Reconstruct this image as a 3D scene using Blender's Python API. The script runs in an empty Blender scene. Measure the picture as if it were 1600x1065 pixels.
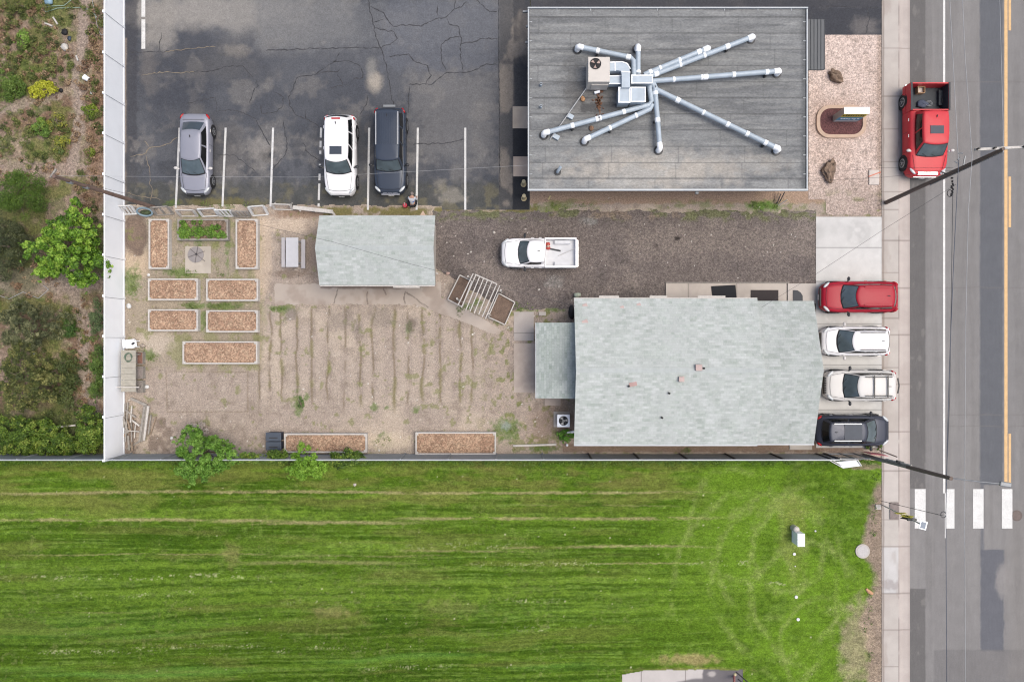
import bpy, bmesh, math, random
import numpy as np
from mathutils import Vector
random.seed(7); np.random.seed(7)
PI = math.pi
# ------------------------------------------------------------------ camera, sky, sun, exposure
S = 26.0; H = 41.0
sc = bpy.context.scene
C = sc.collection
cam = bpy.data.cameras.new('camera'); cam_o = bpy.data.objects.new('camera', cam); C.objects.link(cam_o)
cam.sensor_width = 36; cam.lens = 36*S*H/1600; cam.clip_end = 1000; cam.clip_start = .5
cam_o.location = (0, 0, H); cam_o.rotation_euler = (0, 0, 0)
sc.camera = cam_o
SUN_EL = math.radians(68); SUN_AZ = math.radians(88)      # azimuth from north towards east
w = bpy.data.worlds.new('World'); sc.world = w; w.use_nodes = True
nt = w.node_tree; bg = nt.nodes['Background']
sky = nt.nodes.new('ShaderNodeTexSky'); sky.sky_type = 'NISHITA'; sky.sun_disc = False
sky.sun_elevation = SUN_EL; sky.sun_rotation = SUN_AZ
sky.air_density = 1.0; sky.dust_density = 6.0; sky.ozone_density = 1.0
nt.links.new(sky.outputs[0], bg.inputs[0]); bg.inputs[1].default_value = .15
sl = bpy.data.lights.new('sun', 'SUN'); sl.energy = 1.0; sl.angle = math.radians(42); sl.color = (.985, 1, .93)
so = bpy.data.objects.new('sun', sl); C.objects.link(so)
dv = Vector((math.sin(SUN_AZ)*math.cos(SUN_EL), math.cos(SUN_AZ)*math.cos(SUN_EL), math.sin(SUN_EL)))
so.rotation_euler = dv.to_track_quat('Z', 'Y').to_euler(); so.location = (20, 20, 60)
sc.view_settings.view_transform = 'Standard'; sc.view_settings.look = 'None'
sc.cycles.filter_width = 1.15
sc.view_settings.exposure = 0.38; sc.view_settings.gamma = 1

# ------------------------------------------------------------------ helpers
def W(px, py, z=0.0):                        # measured photo position of a point at height z -> metres
    k = (H-z)/H/S
    return Vector(((px-800)*k, (532.5-py)*k, z))
def lin(v):
    v = v/255.0
    return v/12.92 if v <= .04045 else ((v+.055)/1.055)**2.4
K = 0.67
def c(r, g, b): return (lin(r)*K, lin(g)*K, lin(b)*K)
def ca(r, g, b): return np.array(c(r, g, b))

def thing(name, label, cat, loc=(0, 0, 0), rotz=0, group=None):
    o = bpy.data.objects.new(name, None); C.objects.link(o); o.empty_display_size = .3
    o.location = loc; o.rotation_euler = (0, 0, rotz); tag(o, label, cat, group); return o
def tag(o, label, cat, group=None):
    o['label'] = label; o['category'] = cat
    if group: o['group'] = group
    return o
def struct(o, kind='structure'):
    o['kind'] = kind; return o

def mesh_np(name, V, F, mat, parent=None, col=None, smooth=False, kind=None):
    V = np.asarray(V, dtype=np.float32); F = np.asarray(F, dtype=np.int32)
    me = bpy.data.meshes.new(name); n = F.shape[1]
    me.vertices.add(len(V)); me.vertices.foreach_set('co', V.ravel())
    me.loops.add(F.size); me.loops.foreach_set('vertex_index', F.ravel())
    me.polygons.add(len(F)); me.polygons.foreach_set('loop_start', np.arange(0, F.size, n, dtype=np.int32))
    me.polygons.foreach_set('loop_total', np.full(len(F), n, dtype=np.int32))
    if smooth: me.polygons.foreach_set('use_smooth', np.ones(len(F), dtype=bool))
    me.update(calc_edges=True)
    if col is not None:
        a = me.color_attributes.new('Col', 'FLOAT_COLOR', 'POINT')
        cc = np.ones((len(V), 4), dtype=np.float32); cc[:, :3] = col
        a.data.foreach_set('color', cc.ravel())
    me.materials.append(mat)
    o = bpy.data.objects.new(name, me); C.objects.link(o)
    if parent: o.parent = parent
    if kind: o['kind'] = kind
    return o

class MB:
    """collects shapes and links them as ONE mesh object"""
    def __init__(s): s.v = []; s.f = []; s.sm = []
    def add(s, vs, fs, smooth=False):
        b = len(s.v); s.v += [tuple(v) for v in vs]
        for f in fs: s.f.append([i+b for i in f]); s.sm.append(smooth)
        return s
    def box(s, cx, cy, cz, sx, sy, sz, rz=0, taper=1.0):
        cs, sn = math.cos(rz), math.sin(rz); vs = []
        for dz in (-.5, .5):
            t = 1 if dz < 0 else taper
            for dx, dy in ((-.5, -.5), (.5, -.5), (.5, .5), (-.5, .5)):
                x, y = dx*sx*t, dy*sy*t
                vs.append((cx+x*cs-y*sn, cy+x*sn+y*cs, cz+dz*sz))
        return s.add(vs, [(3, 2, 1, 0), (4, 5, 6, 7), (0, 1, 5, 4), (1, 2, 6, 5), (2, 3, 7, 6), (3, 0, 4, 7)])
    def bar(s, a, b, wd, ht=None, up=(0, 0, 1)):         # box between two points
        a = Vector(a); b = Vector(b); ht = ht or wd; d = (b-a).normalized(); u = Vector(up)
        if abs(d.dot(u)) > .97: u = Vector((0, 1, 0))
        r = d.cross(u).normalized(); u = r.cross(d).normalized(); vs = []
        for p in (a, b):
            for i, j in ((-.5, -.5), (.5, -.5), (.5, .5), (-.5, .5)): vs.append(p+r*i*wd+u*j*ht)
        return s.add(vs, [(3, 2, 1, 0), (4, 5, 6, 7), (0, 1, 5, 4), (1, 2, 6, 5), (2, 3, 7, 6), (3, 0, 4, 7)])
    def tube(s, pts, r, n=10, r2=None, cap=True):
        pts = [Vector(p) for p in pts]; m = len(pts); vs = []; prev = None
        for i, p in enumerate(pts):
            d = (pts[min(i+1, m-1)]-pts[max(i-1, 0)]).normalized()
            if prev is None:
                u = Vector((0, 0, 1)) if abs(d.z) < .9 else Vector((0, 1, 0))
                e = d.cross(u).normalized()
            else: e = (prev-d*prev.dot(d)).normalized()
            prev = e; g = d.cross(e)
            rr = r if r2 is None else r+(r2-r)*i/(m-1)
            if isinstance(r, (list, tuple)): rr = r[i]
            for k in range(n):
                a = 2*PI*k/n; vs.append(p+e*math.cos(a)*rr+g*math.sin(a)*rr)
        fs = [(i*n+k, i*n+(k+1) % n, (i+1)*n+(k+1) % n, (i+1)*n+k) for i in range(m-1) for k in range(n)]
        s.add(vs, fs, True)
        if cap: s.add(vs[:n], [tuple(range(n-1, -1, -1))]); s.add(vs[-n:], [tuple(range(n))])
        return s
    def disc(s, x, y, z, r, h, n=20, r2=None):
        return s.tube([(x, y, z), (x, y, z+h)], [r, r if r2 is None else r2], n)
    def ball(s, x, y, z, rx, ry=None, rz=None, n=10, jit=0):
        ry = ry or rx; rz = rz or rx; vs = []; fs = []
        for i in range(n//2+1):
            t = PI*i/(n//2)
            for k in range(n):
                a = 2*PI*k/n; q = 1+random.uniform(-jit, jit)
                vs.append((x+rx*q*math.sin(t)*math.cos(a), y+ry*q*math.sin(t)*math.sin(a), z+rz*q*math.cos(t)))
        for i in range(n//2):
            for k in range(n): fs.append((i*n+k, (i+1)*n+k, (i+1)*n+(k+1) % n, i*n+(k+1) % n))
        return s.add(vs, fs, True)
    def prism(s, pts, z0, z1):                            # vertical prism over a plan polygon
        n = len(pts)
        ar = sum(pts[i][0]*pts[(i+1) % n][1]-pts[(i+1) % n][0]*pts[i][1] for i in range(n))
        if ar < 0: pts = pts[::-1]
        vs = [(p[0], p[1], z0) for p in pts]+[(p[0], p[1], z1) for p in pts]
        return s.add(vs, [tuple(range(n-1, -1, -1)), tuple(range(n, 2*n))]+[(i, (i+1) % n, n+(i+1) % n, n+i) for i in range(n)])
    def build(s, name, mat, parent=None, local=False, bevel=0):
        me = bpy.data.meshes.new(name); o = bpy.data.objects.new(name, me); C.objects.link(o)
        off = Vector((0, 0, 0))
        if parent is not None and not local:
            p = parent
            while p is not None: off = off+Vector(p.location); p = p.parent
        vs = [(v[0]-off.x, v[1]-off.y, v[2]-off.z) for v in s.v]
        me.from_pydata(vs, [], s.f); me.polygons.foreach_set('use_smooth', s.sm)
        me.materials.append(mat); me.update()
        if parent is not None: o.parent = parent
        if bevel:
            b = o.modifiers.new('b', 'BEVEL'); b.width = bevel; b.segments = 2; b.limit_method = 'ANGLE'; b.angle_limit = .7
        return o

# ------------------------------------------------------------------ numpy noise
def _h(ix, iy, seed):
    n = (ix.astype(np.int64)*374761393+iy.astype(np.int64)*668265263+seed*1442695041) & 0xffffffff
    n = ((n ^ (n >> 13))*1274126177) & 0xffffffff
    return ((n ^ (n >> 16)) & 0xffff)/65535.0
def vn(x, y, seed=0):
    ix = np.floor(x); iy = np.floor(y); fx = x-ix; fy = y-iy
    fx = fx*fx*(3-2*fx); fy = fy*fy*(3-2*fy)
    a = _h(ix, iy, seed); b = _h(ix+1, iy, seed); cc = _h(ix, iy+1, seed); d = _h(ix+1, iy+1, seed)
    return (a*(1-fx)+b*fx)*(1-fy)+(cc*(1-fx)+d*fx)*fy
def fbm(x, y, sx, sy=None, seed=0, o=4):
    sy = sy or sx; t = 0; a = 1.0; s = 0
    for i in range(o):
        t = t+a*vn(x/sx*2**i+17.3*i, y/sy*2**i+9.1*i, seed+i*31); s += a; a *= .55
    return t/s
def ss(a, b, x): t = np.clip((x-a)/(b-a), 0, 1); return t*t*(3-2*t)
def mix(col, tgt, m):
    m = np.clip(m, 0, 1)[:, None]; return col*(1-m)+np.asarray(tgt)[None, :]*m if np.ndim(tgt) == 1 else col*(1-m)+tgt*m
def blob(x, y, cx, cy, rx, ry, soft=.35, nz=.5, seed=0, ns=None):
    ns = ns or max(3.0, min(rx, ry)*.6)
    d = np.sqrt(((x-cx)/rx)**2+((y-cy)/ry)**2)+(fbm(x, y, ns, seed=seed, o=3)-.5)*nz*2
    return 1-ss(1-soft, 1+soft, d)
def rect(x, y, x0, y0, x1, y1, soft=2.0, nz=0.0, seed=0):
    n = (fbm(x, y, 9, seed=seed, o=3)-.5)*nz*2 if nz else 0
    d = np.minimum(np.minimum(x-x0, x1-x), np.minimum(y-y0, y1-y))+n
    return ss(-soft/2, soft/2, d)
def pline(x, y, pts, wd, nz=0, seed=0):
    d = np.full(x.shape, 1e9)
    if nz: x = x+(fbm(x, y, 12, seed=seed, o=3)-.5)*nz; y = y+(fbm(x, y, 12, seed=seed+5, o=3)-.5)*nz
    for (x0, y0), (x1, y1) in zip(pts[:-1], pts[1:]):
        dx, dy = x1-x0, y1-y0; L = dx*dx+dy*dy
        t = np.clip(((x-x0)*dx+(y-y0)*dy)/L, 0, 1)
        d = np.minimum(d, np.hypot(x-x0-t*dx, y-y0-t*dy))
    return 1-ss(wd*.5, wd*1.1, d)

def sheet(name, x0, y0, x1, y1, z, res, paint, mat, mask=None, relief=0, kind='structure', parent=None, zf=None, gain=(1.0, 1.0, 1.0)):
    A = W(x0, y1); B = W(x1, y0)
    nx = max(2, int((B.x-A.x)/res)+1); ny = max(2, int((B.y-A.y)/res)+1)
    gx, gy = np.meshgrid(np.linspace(A.x, B.x, nx), np.linspace(A.y, B.y, ny))
    gx = gx.ravel(); gy = gy.ravel(); px = gx*S+800; py = 532.5-gy*S
    zz = np.full(gx.shape, float(z))
    if relief: zz = zz+relief*fbm(px, py, 30, seed=77, o=5)
    if zf is not None: zz = zz+zf(px, py)
    i = np.arange(nx*ny).reshape(ny, nx)
    F = np.stack([i[:-1, :-1].ravel(), i[:-1, 1:].ravel(), i[1:, 1:].ravel(), i[1:, :-1].ravel()], 1)
    if mask is not None:
        m = mask(px, py); F = F[m[F].all(1)]
        used = np.unique(F); rm = np.full(nx*ny, -1); rm[used] = np.arange(len(used)); F = rm[F]
        gx, gy, zz, px, py = gx[used], gy[used], zz[used], px[used], py[used]
    col = np.clip(paint(px, py)*np.array(gain), 0, .9)
    return mesh_np(name, np.stack([gx, gy, zz], 1), F, mat, col=col, kind=kind, parent=parent)

# ------------------------------------------------------------------ materials
def newmat(name):
    m = bpy.data.materials.new(name); m.use_nodes = True; t = m.node_tree
    return m, t, t.nodes['Principled BSDF'], t.nodes, t.links
def grain(t, scale, lo, hi, src, kind='noise', vec=None, detail=4, stretch=None):
    """multiply colour socket src by a small-scale procedural grain"""
    N, L = t.nodes, t.links
    tc = N.new('ShaderNodeTexCoord'); v = tc.outputs['Object']
    if stretch:
        mp = N.new('ShaderNodeMapping'); mp.inputs['Scale'].default_value = stretch; L.new(v, mp.inputs[0]); v = mp.outputs[0]
    if kind == 'noise':
        n = N.new('ShaderNodeTexNoise'); n.inputs['Scale'].default_value = scale; n.inputs['Detail'].default_value = detail
        L.new(v, n.inputs['Vector']); f = n.outputs['Fac']; a, b = .3, .7
    else:
        n = N.new('ShaderNodeTexVoronoi'); n.inputs['Scale'].default_value = scale; L.new(v, n.inputs['Vector'])
        sp = N.new('ShaderNodeSeparateColor'); L.new(n.outputs['Color'], sp.inputs[0]); f = sp.outputs[0]; a, b = 0, 1
    mr = N.new('ShaderNodeMapRange'); mr.inputs[1].default_value = a; mr.inputs[2].default_value = b
    mr.inputs[3].default_value = lo; mr.inputs[4].default_value = hi; L.new(f, mr.inputs[0])
    mx = N.new('ShaderNodeVectorMath'); mx.operation = 'SCALE'; L.new(src, mx.inputs[0]); L.new(mr.outputs[0], mx.inputs['Scale'])
    return mx.outputs[0], f
def bump(t, f, bs, dist, strength=1):
    b = t.nodes.new('ShaderNodeBump'); b.inputs['Distance'].default_value = dist; b.inputs['Strength'].default_value = strength
    t.links.new(f, b.inputs['Height']); t.links.new(b.outputs[0], bs.inputs['Normal'])
def attr_mat(name, grains, rough=.9, bd=.01, spec=.25):
    m, t, bs, N, L = newmat(name)
    a = N.new('ShaderNodeVertexColor'); a.layer_name = 'Col'; s = a.outputs['Color']; f = None
    for g in grains: s, f = grain(t, g[1], g[2], g[3], s, g[0], stretch=g[4] if len(g) > 4 else None)
    L.new(s, bs.inputs['Base Color']); bs.inputs['Roughness'].default_value = rough
    bs.inputs['Specular IOR Level'].default_value = spec
    if bd and f: bump(t, f, bs, bd)
    return m
def flat(name, col, rough=.6, metal=0, grains=(), coat=0, spec=.5, bd=0):
    m, t, bs, N, L = newmat(name)
    bs.inputs['Roughness'].default_value = rough; bs.inputs['Metallic'].default_value = metal
    bs.inputs['Coat Weight'].default_value = coat; bs.inputs['Coat Roughness'].default_value = .06
    bs.inputs['Specular IOR Level'].default_value = spec
    rgb = N.new('ShaderNodeRGB'); rgb.outputs[0].default_value = (*col, 1); s = rgb.outputs[0]; f = None
    for g in (grains or [('noise', 3.0, .93, 1.05)]): s, f = grain(t, g[1], g[2], g[3], s, g[0], stretch=g[4] if len(g) > 4 else None)
    L.new(s, bs.inputs['Base Color'])
    if bd: bump(t, f, bs, bd)
    return m
def brick_mat(name, c1, c2, mort, bw, rh, ms, rot=0, extra=(), rough=.9, c3=None, off=.5, bd=.004):
    m, t, bs, N, L = newmat(name)
    tc = N.new('ShaderNodeTexCoord'); mp = N.new('ShaderNodeMapping'); mp.inputs['Rotation'].default_value = (0, 0, rot)
    L.new(tc.outputs['Object'], mp.inputs[0])
    def bt(w_, h_, a, b, mo, sz, o_):
        br = N.new('ShaderNodeTexBrick'); br.inputs['Scale'].default_value = 1; br.inputs['Brick Width'].default_value = w_
        br.inputs['Row Height'].default_value = h_; br.inputs['Mortar Size'].default_value = sz; br.inputs['Mortar Smooth'].default_value = .1
        br.inputs['Color1'].default_value = (*a, 1); br.inputs['Color2'].default_value = (*b, 1); br.inputs['Mortar'].default_value = (*mo, 1)
        br.offset = o_; L.new(mp.outputs[0], br.inputs['Vector']); return br
    b1 = bt(bw, rh, c1, c2, mort, ms, off); s = b1.outputs['Color']
    if c3 is not None:
        b2 = bt(bw*1.43, rh, (1, 1, 1), c3, (1, 1, 1), 0, .37); b2.inputs['Bias'].default_value = -.5; b2.offset_frequency = 3
        b4 = bt(bw*.71, rh, (1, 1, 1), (.84, .875, .84), (1, 1, 1), 0, .61); b4.inputs['Bias'].default_value = -.35; b4.offset_frequency = 5
        for bb in (b2, b4):
            mm = N.new('ShaderNodeVectorMath'); mm.operation = 'MULTIPLY'; L.new(s, mm.inputs[0]); L.new(bb.outputs['Color'], mm.inputs[1]); s = mm.outputs[0]
    for g in extra: s, f = grain(t, g[1], g[2], g[3], s, g[0], stretch=g[4] if len(g) > 4 else None)
    L.new(s, bs.inputs['Base Color']); bs.inputs['Roughness'].default_value = rough; bs.inputs['Specular IOR Level'].default_value = .2
    return m

M_dirt = attr_mat('dirt', [('noise', 9, .88, 1.12), ('noise', 16, .78, 1.24), ('noise', 30, .78, 1.22)], bd=.02)
M_wild = attr_mat('wild ground', [('noise', 6, .66, 1.30), ('noise', 15, .62, 1.36)], bd=.05)
M_gravel = attr_mat('gravel', [('noise', 5, .92, 1.08), ('voronoi', 13, .76, 1.26), ('voronoi', 24, .70, 1.36)], bd=.012)
M_rock = attr_mat('pebbles', [('voronoi', 11, .84, 1.14), ('voronoi', 19, .62, 1.26)], bd=.015)
M_asph = attr_mat('asphalt', [('noise', 11, .91, 1.09), ('noise', 3.0, .94, 1.06), ('noise', 16, .86, 1.14), ('noise', 30, .84, 1.18)], bd=.003, rough=.85)
M_road = attr_mat('road asphalt', [('noise', 9, .96, 1.04, (1, .15, 1)), ('noise', 1.2, .95, 1.05), ('noise', 30, .88, 1.12)], bd=.002, rough=.85)
M_conc = attr_mat('concrete', [('noise', 1.6, .95, 1.05), ('noise', 40, .94, 1.06)], bd=.001, rough=.8)
M_lawn = attr_mat('lawn', spec=.06, grains=[('noise', 4, .82, 1.20, (.45, 1, 1)), ('noise', 11, .74, 1.28, (.7, 1, 1)), ('noise', 22, .66, 1.36)], bd=.03)
M_leaf = attr_mat('leaves', [('noise', 14, .8, 1.2)], bd=0, rough=.6, spec=.35)
M_leaf.node_tree.nodes['Principled BSDF'].inputs['Subsurface Weight'].default_value = 0
M_paint = flat('road paint', c(245, 245, 242), .7, grains=[('noise', 2, .90, 1.04), ('noise', 26, .80, 1.08)])
M_wornpaint = flat('worn parking paint', c(238, 238, 236), .8, grains=[('noise', 3, .86, 1.05), ('noise', 22, .76, 1.08)])
M_yellow = flat('yellow paint', c(240, 198, 142), .7, grains=[('noise', 3, .9, 1.05), ('noise', 24, .86, 1.08)])
M_crack = flat('crack', c(66, 66, 70), .9, grains=[('noise', 8, .6, 1.5)])
M_crackt = flat('dirt filled crack', c(146, 134, 116), .9, grains=[('noise', 8, .7, 1.2)])
M_shingle = brick_mat('shingles', c(196, 202, 199), c(212, 217, 215), c(188, 194, 190), .31, .146, .004,
                      extra=[('noise', 1.0, .95, 1.05), ('noise', 26, .88, 1.10)], c3=(.74, .79, .73))
M_shingle3 = brick_mat('porch shingles', c(188, 194, 191), c(205, 210, 208), c(180, 186, 182), .31, .146, .004,
                      extra=[('noise', 1.0, .95, 1.05), ('noise', 26, .88, 1.10)], c3=(.74, .79, .73))
M_shingle2 = brick_mat('annex shingles', c(178, 187, 183), c(200, 207, 204), c(168, 177, 173), .31, .146, .005, rot=PI/2,
                      extra=[('noise', 1.2, .93, 1.05), ('noise', 26, .86, 1.10)], c3=(.72, .78, .72))
M_wood_w = flat('weathered pale wood', c(222, 217, 210), .8, grains=[('noise', 8, .80, 1.08), ('noise', 40, .9, 1.06)])
M_wood_g = flat('weathered grey wood', c(172, 166, 158), .85, grains=[('noise', 6, .75, 1.12), ('noise', 40, .85, 1.1)])
M_wood_b = flat('brown timber', c(165, 145, 125), .85, grains=[('noise', 5, .72, 1.15), ('noise', 40, .85, 1.1)])
M_pole = flat('utility pole wood', c(124, 110, 101), .9, grains=[('noise', 3, .75, 1.2, (1, 1, .1))])
M_white = flat('white vinyl', (.85, .88, .92), .45, grains=[('noise', 1.2, .97, 1.02)])
M_whitep = flat('white painted wood', c(240, 240, 238), .6, grains=[('noise', 5, .86, 1.04)])
M_galv = flat('galvanised duct', c(190, 204, 216), .5, .05, grains=[('noise', 2.5, .90, 1.07)])
M_seal = flat('white duct sealant', (.84, .86, .88), .55)
M_beige = flat('beige enamel', c(222, 216, 208), .5, grains=[('noise', 2.5, .95, 1.03)])
M_black = flat('black rubber', c(34, 34, 37), .75)
M_dark = flat('dark trim', c(48, 50, 54), .5)
M_glass = flat('tinted side glass', (.006, .007, .008), .06, spec=.5)
M_wind = flat('windscreen glass', c(98, 112, 118), .05, grains=[('noise', 1.6, .75, 1.2)], spec=.7)  # pale base colour carries the sky's reflection
M_chrome = flat('chrome', (.75, .76, .78), .2, 1)
M_alloy = flat('alloy wheel', c(200, 202, 205), .35, .6)
M_lampglass = flat('headlamp glass', c(215, 220, 222), .1, spec=.8)
M_tail = flat('tail lamp red', c(190, 30, 35), .2)
M_steel = flat('grey steel', c(150, 154, 158), .5, .4)
M_gutter = flat('pale grey flashing', c(196, 202, 206), .5, .1)
M_wall = flat('stucco wall', c(205, 198, 188), .9)
M_fence_g = flat('grey weathered fence panel', c(168, 174, 177), .75, grains=[('noise', 1.5, .82, 1.12, (.4, 1, 1)), ('noise', 20, .85, 1.1)])
M_bark = flat('bark', c(120, 105, 92), .9, grains=[('noise', 12, .7, 1.2)])
M_stone = flat('boulder', c(150, 128, 110), .9, grains=[('noise', 4, .65, 1.2), ('noise', 18, .75, 1.2)], bd=.03)
M_wire = flat('cable', c(60, 62, 68), .6)
M_wirew = flat('pale cable', c(190, 192, 194), .5)
M_chips = flat('wood chips', c(184, 146, 120), .95, grains=[('noise', 3, .90, 1.08), ('voronoi', 19, .66, 1.34)], bd=.02)
M_soil = flat('dark soil', c(128, 108, 94), .95, grains=[('noise', 3, .75, 1.15), ('noise', 22, .8, 1.2)], bd=.03)
M_mulch = flat('maroon lava rock', c(112, 74, 74), .95, grains=[('voronoi', 24, .62, 1.45)], bd=.02)
M_curbtan = flat('tan concrete edging', c(214, 186, 164), .85, grains=[('noise', 4, .9, 1.06)])
M_concf = flat('plain concrete', c(205, 198, 190), .85, grains=[('noise', 1.5, .9, 1.06), ('noise', 30, .94, 1.05)])
M_blackmat = flat('black door mat', c(40, 42, 46), .95, grains=[('noise', 30, .8, 1.2)])
M_brownmat = flat('dark brown door mat', c(66, 60, 60), .95)
M_greymat = flat('grey door mat', c(84, 86, 90), .95)

# ------------------------------------------------------------------ THE GROUND
def paint_plain(px, py):
    b = np.zeros((len(px), 3))+ca(150, 138, 118)
    return mix(b, ca(110, 130, 70), ss(.45, .65, fbm(px, py, 160, seed=3)))
sheet('ground', -3500, -3500, 5100, 4600, -.06, 2.0, paint_plain, M_wild)

def paint_yard(px, py):
    n1 = fbm(px, py, 60, seed=1); n2 = fbm(px, py, 14, seed=2); n3 = fbm(px, py, 5, seed=5, o=3)
    b = np.zeros((len(px), 3))+ca(171, 154, 142)
    b = mix(b, ca(188, 170, 154), ss(.48, .72, n1))
    b = mix(b, ca(150, 134, 122), ss(.50, .74, n2)*.75)
    b = mix(b, ca(196, 180, 166), ss(.62, .8, n3)*.5)
    # planter court is darker and weedier
    b = mix(b, ca(158, 144, 124), rect(px, py, 196, 335, 412, 575, 14, 8, 9)*.6)
    b = mix(b, ca(146, 142, 104), rect(px, py, 264, 335, 412, 575, 14, 8, 9)*ss(.46, .62, fbm(px, py, 22, seed=11))*.75)
    b = mix(b, ca(200, 176, 152), blob(px, py, 212, 410, 20, 22, .4, .4, 12)*.8)
    b = mix(b, ca(118, 100, 90), blob(px, py, 212, 368, 20, 32, .2, .3, 13)*.95)
    b = mix(b, ca(136, 116, 102), blob(px, py, 214, 366, 12, 22, .4, .8, 14, 6)*.6)
    b = mix(b, ca(200, 178, 158), blob(px, py, 412, 400, 14, 60, .4, .5, 15)*.7)
    b = mix(b, ca(206, 184, 164), blob(px, py, 455, 350, 50, 12, .5, .5, 16)*.85)
    b = mix(b, ca(150, 122, 102), blob(px, py, 470, 334, 45, 7, .5, .6, 17)*.8)
    b = mix(b, ca(142, 124, 112), blob(px, py, 490, 400, 14, 50, .6, .5, 18)*.7)
    b = mix(b, ca(128, 110, 98), blob(px, py, 452, 428, 26, 6, .5, .8, 19)*.7)
    b = mix(b, ca(205, 188, 172), blob(px, py, 240, 535, 30, 18, .5, .5, 20)*.6)
    # rows in the vegetable plot
    for i, x in enumerate((404, 422, 440, 464, 487, 513, 539, 563, 583, 616, 638, 661, 688, 719, 738)):
        wob = (fbm(py, py*0+i*7, 40, seed=40+i)-.5)*9
        d = np.abs(px-x-wob); yy = ss(474, 486, py)*(1-ss(624, 650, py+(i % 3)*6))
        m = (1-ss(.5, 2.6, d))*yy*ss(.25, .5, fbm(px, py, 30, 22, seed=60+i))
        b = mix(b, ca(130, 114, 94), m*.8)
        m2 = (1-ss(1.0, 5.5, d+3*(fbm(px, py, 4, seed=90+i)-.5)))*yy*ss(.54, .66, fbm(px, py, 18, 26, seed=80+i))
        b = mix(b, ca(134, 126, 88), m2*.6)
        b = mix(b, ca(196, 178, 162), (1-ss(3, 9, np.abs(px-x-12)))*yy*.3)
    # faint buried rectangle
    m = pline(px, py, [(260, 580), (387, 581), (387, 643), (261, 643), (260, 580)], 1.2, 2, 21)
    b = mix(b, ca(140, 124, 106), m*.6)
    # weeds at the right part and gravelly texture
    m = ss(725, 800, px)*(1-ss(870, 890, px))
    b = mix(b, ca(186, 164, 150), m*ss(.5, .7, n3)*.6)
    b = mix(b, ca(120, 124, 66), m*ss(.58, .68, fbm(px, py, 9, seed=23))*.8)
    b = mix(b, ca(128, 130, 78), ss(.66, .74, fbm(px, py, 12, seed=24))*.6)
    for (x, y, rx, ry) in ((440, 482, 20, 5), (205, 440, 14, 22), (466, 632, 7, 18), (478, 620, 4, 5), (640, 512, 5, 10), 
                           (355, 345, 4, 60), (285, 425, 24, 8), (300, 477, 14, 5), (345, 478, 30, 5), (318, 500, 5, 15), (310, 365, 6, 30), (730, 480, 9, 6), (745, 474, 8, 5),
                           (790, 670, 20, 18), (875, 680, 12, 8), (850, 700, 22, 4), (600, 690, 14, 12), (232, 555, 12, 8), (820, 478, 20, 8),
                           (870, 480, 16, 6), (650, 640, 6, 5), (605, 637, 5, 4), (585, 636, 5, 6)):
        b = mix(b, ca(104, 124, 66), blob(px, py, x, y, rx, ry, .5, .9, int(x+y), 4)*.75)
    b = mix(b, ca(206, 186, 166), blob(px, py, 610, 692, 36, 16, .4, .5, 26)*.85)
    b = mix(b, ca(140, 118, 104), blob(px, py, 860, 660, 34, 30, .5, .5, 27)*.6)
    for (x_, y_, a_, b_, k_) in ((530, 500, 20, 16, .5), (596, 494, 17, 18, .6), (556, 512, 8, 14, .5), (454, 492, 9, 10, .7), (640, 505, 20, 16, .3)): b = mix(b, ca(134, 122, 114), blob(px, py, x_, y_, a_, b_, .5, .7, int(x_), 9)*k_)
    b = mix(b, ca(160, 166, 170), blob(px, py, 790, 665, 7, 7, .5, .6, 28, 4)*.5)
    b = mix(b, ca(104, 88, 80), blob(px, py, 643, 508, 7, 11, .4, .6, 29, 5)*.5)
    b = mix(b, ca(138, 114, 98), rect(px, py, 880, 693, 1350, 706, 3, 3, 30)*.8)
    b = mix(b, ca(120, 112, 66), rect(px, py, 500, 324, 840, 337, 5, 3, 31)*.9*ss(.3, .5, n2))
    b = mix(b, ca(170, 142, 122), rect(px, py, 826, 296, 1290, 318, 4, 4, 32)*.9)
    b = mix(b, ca(112, 126, 66), rect(px, py, 830, 314, 1300, 334, 6, 6, 33)*ss(.46, .66, fbm(px, py, 26, 14, seed=34))*.55)
    b = mix(b, ca(96, 128, 48), blob(px, py, 1195, 322, 26, 8, .5, .6, 35)*.9)
    b = mix(b, ca(122, 104, 94), rect(px, py, 180, 640, 270, 712, 10, 8, 36)*ss(.45, .6, n2)*.6)
    st = (_h(np.floor(px/1.6), np.floor(py/1.6), 99) > .9992)
    b[st] = ca(225, 218, 210)
    st = (_h(np.floor(px/1.6), np.floor(py/1.6), 97) > .9965); b[st] = b[st]*.66
    return b
sheet('yard_dirt', 190, 290, 1378, 726, 0, .05, paint_yard, M_dirt, relief=.02, gain=(1.09, 1.14, 1.14))

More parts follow.
